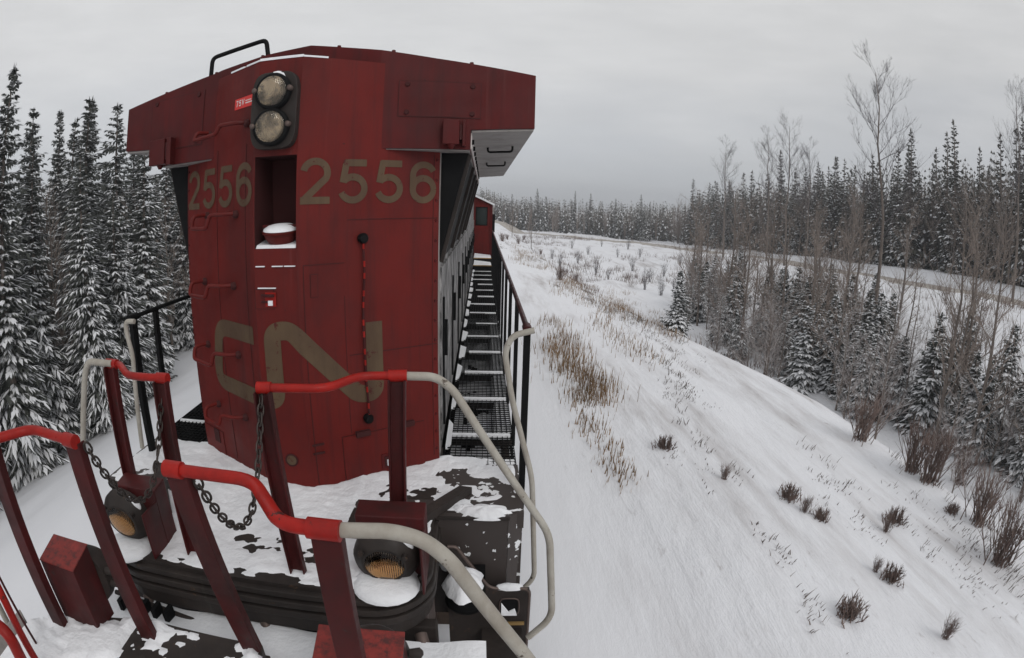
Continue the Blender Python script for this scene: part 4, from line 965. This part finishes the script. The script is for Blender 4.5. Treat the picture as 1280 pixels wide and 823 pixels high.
def bare(rng, Hh, spread, depth=4, first=.3, r0=.012, nbr=14, twig='twig', up=.75, side=5):
    t = MB(); tw = MB()
    tp = [Vector((0, 0, -.4))]; x = Vector((0, 0, 0)); 
    for i in range(1, 9): x = Vector((x.x+rng.uniform(-.02, .02)*Hh*.5, x.y+rng.uniform(-.02, .02)*Hh*.5, Hh*i/8*.97)); tp.append(x)
    t.tube(tp, [Hh*r0*(1-.9*i/8) + .006 for i in range(9)], 6)
    def pos(f):
        q = f*8/.97; i = min(int(q), 7); return tp[i].lerp(tp[i+1], q-i) if i > 0 else tp[1]*q
    def br(p, d, ln, r, dep):
        pts = [p]; q = p
        for i in range(3):
            d = (d+Vector((rng.uniform(-.22, .22), rng.uniform(-.22, .22), rng.uniform(-.05, .22)))).normalized(); q = q+d*ln/3; pts.append(q)
        tw.tube(pts, [r, r*.75, r*.5, r*.25], 3, 0, False)
        if dep > 0:
            for k in range(side if dep > 1 else 3):
                i = rng.choice((1, 2, 2, 3)); dd = (d+Vector((rng.uniform(-1, 1), rng.uniform(-1, 1), rng.uniform(-.3, .6)))*.75).normalized()
                br(pts[i], dd, ln*rng.uniform(.4, .62), max(r*.5, .004), dep-1)
    for k in range(nbr):
        f = first+(1-first)*(k+rng.random())/nbr*.97; a = rng.uniform(0, 6.28); el = up+rng.uniform(-.25, .25)
        d = Vector((math.cos(a)*math.cos(el), math.sin(a)*math.cos(el), math.sin(el)))
        br(pos(f), d, spread*(1.15-.75*f)*rng.uniform(.7, 1.2), Hh*r0*.35*(1.1-f)+.006, depth-1)
    return mesh_np('crown', tw.v, tw.f, [0]*len(tw.f), [M[twig]]), mesh_np('trunk', t.v, t.f, [0]*len(t.f), [M['bark']], True)
rng = random.Random(5)
class NR:                                     # random wrapper for the tree makers
    def __init__(s, k): s.r = random.Random(k)
    def uniform(s, a, b): return s.r.uniform(a, b)
    def random(s): return s.r.random()
    def choice(s, a): return s.r.choice(a)
BIG = [spruce(NR(i), 12, r_, .22, 11, 13, 1.15, M['needle'], .04, .45, .072) for i, r_ in enumerate((1.7, 2.1, 1.4, 1.85, 1.6, 2.3))]
FOR = [spruce(NR(20+i), 10, r_, .26, 9, 6, .85, M['needle_far'], .03, .42, .12) for i, r_ in enumerate((1.4, 1.2, 1.7, 1.05, 1.5))]
YNG = [spruce(NR(40+i), 4, r_, .14, 10, 9, 1.4, M['needle'], .02, .28, .062, .85, 1.25) for i, r_ in enumerate((1.05, 1.25, .9, 1.15))]
BARE = [bare(NR(60+i), 7, 1.5, 3, .15, .010, 30) for i in range(4)]
TALL = [bare(NR(80+i), 15, 3.2, 4, .42, .008, 26, 'twig_dark', .85, 5) for i in range(2)]
FRO = [bare(NR(110+i), 3.2, 1.0, 3, .08, .010, 30, 'frost', .7, 5) for i in range(3)]
POLE = [bare(NR(95+i), 5, .7, 2, .1, .010, 26, 'twig', .35) for i in range(2)]
def shrub_mesh(k, Hh, n, spread, matn):
    r_ = random.Random(k); mb = MB()
    for i in range(n):
        a = r_.uniform(0, 6.28); b = r_.uniform(0, spread); p = Vector((r_.gauss(0, .08), r_.gauss(0, .08), -.05)); d = Vector((math.cos(a)*b, math.sin(a)*b, 1)).normalized(); h = Hh*r_.uniform(.5, 1.05); pts = [p]
        for s_ in range(3): d = (d+Vector((r_.uniform(-.2, .2), r_.uniform(-.2, .2), .1))).normalized(); pts.append(pts[-1]+d*h/3)
        mb.tube(pts, [.011, .008, .006, .002], 3, 0, False)
        for q in range(6):
            i_ = r_.choice((1, 2, 2)); dd = (d+Vector((r_.uniform(-.8, .8), r_.uniform(-.8, .8), r_.uniform(0, .4)))).normalized(); e_ = pts[i_]+dd*h*r_.uniform(.18, .42); mb.tube([pts[i_], e_], [.005, .0015], 3, 0, False)
    return mesh_np('stems', mb.v, mb.f, [0]*len(mb.f), [M[matn]])
SHR = [shrub_mesh(i, 1.0, 46, .65, 'brush') for i in range(3)]
WIL = [shrub_mesh(10+i, 2.4, 26, .35, 'twig_dark') for i in range(2)]
TUF = [shrub_mesh(20+i, .34, 70, .9, 'brush') for i in range(2)]
def plant(name, meshes, x, y, sc, label, cat_, group, rr, zoff=0, parts=('trunk', 'crown'), wide=1.0):
    rt = empty(name, (x, y, gz(x, y)+zoff), label, cat_, group, rr.uniform(0, 6.28)); rt.scale = (sc*wide, sc*wide, sc)
    if 'trunk' in parts: rt.rotation_euler = (rr.gauss(0, .02), rr.gauss(0, .02), rt.rotation_euler[2])
    for nm, me in zip(parts, meshes):
        o = bpy.data.objects.new(nm, me); COL.objects.link(o); o.parent = rt
    return rt
def blocked(lst, x, y, d): return any((x-a)**2+(y-b)**2 < d*d for a, b in lst)
rr = random.Random(11)
# dense forest on the left
used = []; n = 0
while n < 78:
    y = rr.uniform(2, 60); x = -9.6-abs(rr.gauss(0, 5.5))-.7*math.sin(y*.7)
    if y > 36: x = -9.6-abs(rr.gauss(0, 3))
    if blocked(used, x, y, 1.3): continue
    used.append((x, y)); cr_, tk = BIG[n % 6]
    plant('spruce_tree', (tk, cr_), x, y, rr.uniform(.8, 1.25)*(1.0 if x < -12.5 else .78)*(1.0 if y < 15 else .84), 'tall snow laden spruce in the dense forest left of the locomotives', 'tree', 'spruces in the forest on the left', rr, -.1, wide=rr.uniform(.9, 1.15)); n += 1
for n in range(14):
    y = rr.uniform(4, 40); x = -rr.uniform(11.4, 15); cr_, tk = BARE[n % 4]
    plant('bare_tree', (tk, cr_), x, y, rr.uniform(.8, 1.2), 'thin leafless tree among the spruces left of the locomotives', 'tree', 'leafless trees in the forest on the left', rr)
# forest edge beyond the road
used = []; n = 0; tries = 0
def fx(y): return np.interp(y, [-60, 112, 125, 138, 152, 180], [44.5, 44, 40, 30, 16, -30])
while n < 140 and tries < 20000:
    tries += 1
    if n < 112: y = 14+(116-14)*rr.random()**1.1; x = 44.5+abs(rr.gauss(0, 3.4))+.8*math.sin(y*.5)
    else:
        s_ = rr.random(); x = 44-44*s_+rr.uniform(-2, 2); y = np.interp(44-x if x < 44 else 0, [0, 6, 16, 30, 60], [118, 134, 148, 162, 186])+abs(rr.gauss(0, 5))
    if blocked(used, x, y, 1.1 if n < 112 else 1.3): continue
    used.append((x, y)); cr_, tk = FOR[rr.randrange(5)]
    sc = rr.uniform(.75, 1.25)*np.interp(y, [25, 60, 90, 130, 190], [1.22, 1.2, 1.15, 1.05, .8])*(1.15 if rr.random() < .12 else 1)
    plant('spruce_tree', (tk, cr_), x, y, sc, 'dark slender spruce at the edge of the forest beyond the road', 'tree', 'spruces along the far forest edge', rr, -.1); n += 1
# brown leafless trees in front of and among the far forest
for n in range(64):
    y = 16+108*rr.random(); x = 42.4+rr.uniform(0, 4.0); cr_, tk = BARE[n % 4]
    plant('bare_tree', (tk, cr_), x, y, rr.uniform(.9, 1.5), 'brown leafless tree along the front of the forest beyond the road', 'tree', 'leafless trees along the far forest edge', rr)
# young snowy spruces in the hollow below the bank
used = []; n = 0
while n < 72:
    y = 3+40*rr.random()**1.2; x = 12.6+abs(rr.gauss(0, 5.5))
    if x > 31 or blocked(used, x, y, .9): continue
    if (y > 30 and x < 14) or (x/y) < .42 or x < np.interp(y, [0, 10, 20, 30], [19, 17.2, 14.0, 13.2]): continue
    used.append((x, y)); cr_, tk = YNG[n % 4]
    sc = rr.uniform(.7, 1.2)*np.interp(x, [13, 17, 30], [.8, 1.0, 1.0])
    plant('spruce_tree', (tk, cr_), x, y, sc, 'young snow covered spruce in the hollow below the embankment', 'tree', 'young spruces in the hollow', rr, -.05); n += 1
n = 0
while n < 60:
    y = 4+40*rr.random()**1.2; x = 13.4+abs(rr.gauss(0, 6))
    if x/y < .42 or x < np.interp(y, [0, 10, 20, 30], [18, 16.5, 14.0, 13.2]): continue
    cr_, tk = (BARE+POLE)[n % 6]
    plant('bare_tree', (tk, cr_), x, y, rr.uniform(.7, 1.3), 'slender leafless tree standing among young spruces in the hollow', 'tree', 'leafless trees in the hollow', rr); n += 1
n = 0
while n < 75:
    y = 4+38*rr.random()**1.1; x = 12.2+abs(rr.gauss(0, 5.5))
    if x/y < .42 or x < np.interp(y, [0, 10, 20, 30], [14.5, 13.5, 12.5, 12.2]): continue
    cr_, tk = FRO[n % 3]
    plant('frosted_sapling', (tk, cr_), x, y, rr.uniform(.5, 1.25), 'pale frosted sapling among the young spruces in the hollow', 'sapling', 'frosted saplings in the hollow', rr); n += 1
def at_ground(p):
    d = ray(p); s_ = 3.0
    for i in range(4000):
        q = CAM+d*s_
        if q.z < float(ground_z(q.x, q.y)): return q.x, q.y
        s_ += .04+s_*.002
    return q.x, q.y
def az_at(px_, rho):
    d = ray(px_); h = math.hypot(d.x, d.y); return CAM.x+d.x/h*rho, d.y/h*rho
for p, rho, sc, lab in (((1108, 240), 30, 1.06, 'tallest leafless tree, standing well above the far forest on the right'), ((985, 240), 62, 1.05, 'leafless tree with a broad crown rising above the middle of the far forest'), ((962, 240), 66, .98, 'leafless tree left beside the broad crown above the far forest'), ((1012, 240), 60, .85, 'leafless tree right beside the broad crown above the far forest'), ((908, 240), 74, 1.0, 'leftmost leafless crown rising above the far forest'), ((1275, 240), 42, 1.0, 'tall leafless tree at the right edge above the forest')):
    x, y = az_at(p, rho); cr_, tk = TALL[0 if rho != 62 else 1]
    plant('bare_tree', (tk, cr_), x, y, sc, lab, 'tree', None, rr)
# lone small trees near the far end of the bank
for p, sc in (((843, 425), .78),):
    x, y = at_ground(p); cr_, tk = YNG[0]; plant('spruce_tree', (tk, cr_), x+.8, y+2, .62, 'small lone spruce at the edge of the open snowy field', 'tree', None, rr)
for p, sc, lab in (((664, 312), .9, 'small brown tree beside the track in the distance'), ((640, 297), .7, 'dark bush beside the track farthest down the line')):
    x, y = at_ground(p); cr_, tk = BARE[1]; plant('bare_tree', (tk, cr_), x, y, sc, lab, 'tree', None, rr)
# shrubs: willows in the open field, brush on the bank
for n, p in enumerate(((690, 325), (700, 335), (722, 330), (745, 345), (760, 350), (772, 322), (790, 340), (806, 362), (812, 352), (826, 370), (830, 345), (842, 362), (735, 318), (785, 312), (850, 330), (862, 352), (715, 312), (752, 308), (800, 322))):
    x, y = at_ground(p); plant('willow_shrub', (WIL[n % 2],), x, y, rr.uniform(.5, 1.0), 'dark upright leafless shrub in the snowy field before the road', 'shrub', 'leafless shrubs in the snowy field', rr, 0, ('stems',))
for n, p in enumerate(((1075, 552), (1138, 592), (1196, 612), (1222, 655), (1060, 512), (1092, 530), (1250, 702), (1160, 606))):
    x, y = at_ground(p); plant('brush_shrub', (SHR[n % 3],), x, y, rr.uniform(1.15, 1.6), 'rounded reddish brown shrub on the crest of the snowy bank', 'shrub', 'brown shrubs on the bank crest', rr, 0, ('stems',))
for n, p in enumerate(((985, 625), (905, 600), (1060, 770), (1005, 640), (1025, 648), (1108, 662), (1118, 650), (1095, 712), (1115, 722), (1245, 705), (1190, 640), (1270, 640), (830, 560), (1180, 800))):
    x, y = at_ground(p); plant('grass_clump', ((TUF[n % 2], SHR[n % 3])[n % 2],), x, y, rr.uniform(.7, 1.1) if n % 2 == 0 else rr.uniform(.2, .42), 'low clump of dead stalks sticking out of the snowy bank', 'grass clump', 'dark clumps on the bank', rr, 0, ('stems',))
for n, p in enumerate(((628, 302), (634, 300), (648, 305), (655, 300), (676, 318), (700, 350), (720, 352))):
    x, y = at_ground(p); plant('brush_shrub', (SHR[n % 3],), x, y, rr.uniform(.8, 1.2), 'dark reddish bush on the bank beside the distant track', 'shrub', 'bushes beside the distant track', rr, 0, ('stems',))
# dry grass on the bank (uncountable)
mb = MB(); rg = random.Random(3)
def blades(cx_, cy_, n, rad, h0, mi, lean=.35):
    for i in range(n):
        x = cx_+rg.gauss(0, rad); y = cy_+rg.gauss(0, rad*1.8)
        z = gz(x, y)-.02; a = rg.uniform(0, 6.28); h = h0*rg.uniform(.5, 1.2); lx, ly = math.cos(a)*h*rg.uniform(0, lean), -abs(math.sin(a))*h*lean*.8
        w_ = rg.uniform(.006, .012); b = rg.uniform(0, 3.14); wx, wy = math.cos(b)*w_, math.sin(b)*w_
        mb.add([(x-wx, y-wy, z), (x+wx, y+wy, z), (x+lx*.5+wx*.6, y+ly*.5+wy*.6, z+h*.6), (x+lx, y+ly, z+h), (x+lx*.5-wx*.6, y+ly*.5-wy*.6, z+h*.6)], [(0, 1, 2, 3, 4)], mi)
for p, n, rad, h in (((702, 440), 260, .35, .38), ((712, 460), 220, .3, .34), ((738, 480), 300, .35, .36), ((745, 495), 150, .25, .3), ((705, 425), 150, .3, .3), ((690, 405), 120, .3, .3), ((722, 500), 120, .2, .26), ((735, 530), 90, .2, .22), ((760, 560), 90, .2, .2), ((775, 590), 90, .15, .2), ((755, 410), 120, .5, .3), ((780, 430), 100, .4, .28), ((800, 445), 90, .4, .3)):
    x, y = at_ground(p); blades(x, y, n, rad, h, 0)
for i in range(150):       # the line of orange grass along the crest
    t = rg.random(); px_ = 640+(860-640)*t; py_ = np.interp(px_, [640, 700, 720, 760, 800, 830, 860], [312, 345, 362, 378, 392, 408, 424])+rg.gauss(0, 9)
    if noise.noise(Vector((px_*.05, 3, 1))) < -.12: continue
    x, y = at_ground((px_, py_)); blades(x, y, 26, .32, .32, 0)
for i in range(230):
    y = 3+60*rg.random()**1.5; c_ = float(crest(y)); x = rg.uniform(3.0, c_+1.5)
    if noise.noise(Vector((x*.35, y*.12, 5))) < rg.uniform(-.1, .4): continue
    k_ = rg.random()
    for q in range(int(3+9*k_)): blades(x+rg.gauss(0, .12), y+rg.gauss(0, 1.1), int(4+10*rg.random()), .10, .07+.14*rg.random()*k_, 1, .8)
tag(mb.build('dry_grass', [M['grass'], M['grass_grey']]), 'dry orange and grey grass poking through snow on the right bank', 'grass', None, 'stuff')
# low brush in the field before the road (uncountable)
mb = MB()
for i in range(1700):
    y = 20+110*rg.random()**1.2; x = rg.uniform(float(crest(y))+3, 35)
    if noise.noise(Vector((x*.12, y*.06, 15))) < rg.uniform(-.15, .3): continue
    for k in range(7):
        a = rg.uniform(0, 6.28); h = rg.uniform(.25, .7); q = Vector((x+rg.gauss(0, .25), y+rg.gauss(0, .25), 0)); q.z = float(ground_z(q.x, q.y))-.03
        mb.tube([q, q+Vector((math.cos(a)*h*.4, math.sin(a)*h*.4, h))], [.02, .006], 3, 0, False)
tag(mb.build('field_brush', [M['brush']]), 'low brown brush scattered over the snowy field before the road', 'brush', None, 'stuff')
# the forest behind, reading as one mass
V = []; F = []; MI = []
r_ = np.random.default_rng(4)
def mass_tree(x, y, z, h, rad, br):
    if br:
        for k in range(9):
            o = len(V); a = r_.uniform(0, 6.28); w_ = .05; dx = r_.normal(0, .5); dy = r_.normal(0, .5)
            V.extend([(x-w_, y, z), (x+w_, y, z), (x+dx, y+dy, z+h*r_.uniform(.7, 1))]); F.append((o, o+1, o+2)); MI.append(2)
        return
    k = max(6, int(h/.75))
    for i in range(k):
        f = (i+.3)/k; zz = z+h*f; Lb = rad*(1-f)**.8+.1
        for j in range(7):
            a = 6.283*j/7+r_.uniform(0, 1.2); l = Lb*r_.uniform(.7, 1.2); w_ = .22*(1.1-f)+.05; ca, sa = math.cos(a), math.sin(a); o = len(V); dr = l*r_.uniform(.3, .7)
            V.extend([(x, y, zz+.2), (x+ca*l*.6-sa*w_, y+sa*l*.6+ca*w_, zz-dr*.4), (x+ca*l, y+sa*l, zz-dr), (x+ca*l*.6+sa*w_, y+sa*l*.6-ca*w_, zz-dr*.4)]); F.append((o, o+1, o+2, o+3)); MI.append(1 if r_.random() < .30 else 0)
    o = len(V); V.extend([(x-.12, y, z), (x+.12, y, z), (x, y, z+h)]); F.append((o, o+1, o+2)); MI.append(3)
for i in range(4800):
    u_ = r_.random()
    if i < 900: y = r_.uniform(6, 122); x = 46.2+r_.uniform(0, 1)**1.2*10
    elif u_ < .40: y = r_.uniform(-10, 125); x = 47+r_.uniform(0, 1)**1.3*38
    else:
        s_ = r_.random(); x = 60-130*s_; y = np.interp(x, [-70, -30, 16, 30, 40, 60], [214, 186, 160, 146, 132, 120])+r_.uniform(0, 1)**1.4*60
    mass_tree(x, y, float(ground_z(x, y)), r_.uniform(8.5, 12.5)*(1.0 if y < 120 else .82), r_.uniform(.8, 1.25), r_.random() < .30)
for i in range(420):                          # forest behind the first rows on the left
    y = r_.uniform(-6, 120); x = -r_.uniform(18, 44) if y < 58 else -r_.uniform(10.5, 40); mass_tree(x, y, float(ground_z(x, y)), r_.uniform(7, 10.5), r_.uniform(1, 1.4), False)
o = bpy.data.objects.new('forest', mesh_np('forest', V, F, MI, [M['needle_far'], M['snow'], M['twig'], M['bark']])); COL.objects.link(o)
tag(o, 'snow dusted conifer forest massed behind the first rows of trees', 'forest', None, 'stuff')

# the air itself: thin winter haze around the whole place
mb = MB(); mb.box(-425, 465, -84, 705, -12, 28)
hz = mb.build('haze', []); tag(hz, 'pale winter haze thinning the far forest', 'haze', None, 'stuff')
hm = bpy.data.materials.new('haze'); hm.use_nodes = True; t = hm.node_tree; t.nodes.remove(t.nodes['Principled BSDF'])
pv = t.nodes.new('ShaderNodeVolumePrincipled'); pv.inputs['Density'].default_value = .0014; pv.inputs['Color'].default_value = (.86, .89, .95, 1); pv.inputs['Anisotropy'].default_value = .2
t.links.new(pv.outputs[0], t.nodes['Material Output'].inputs['Volume']); hz.data.materials.append(hm)
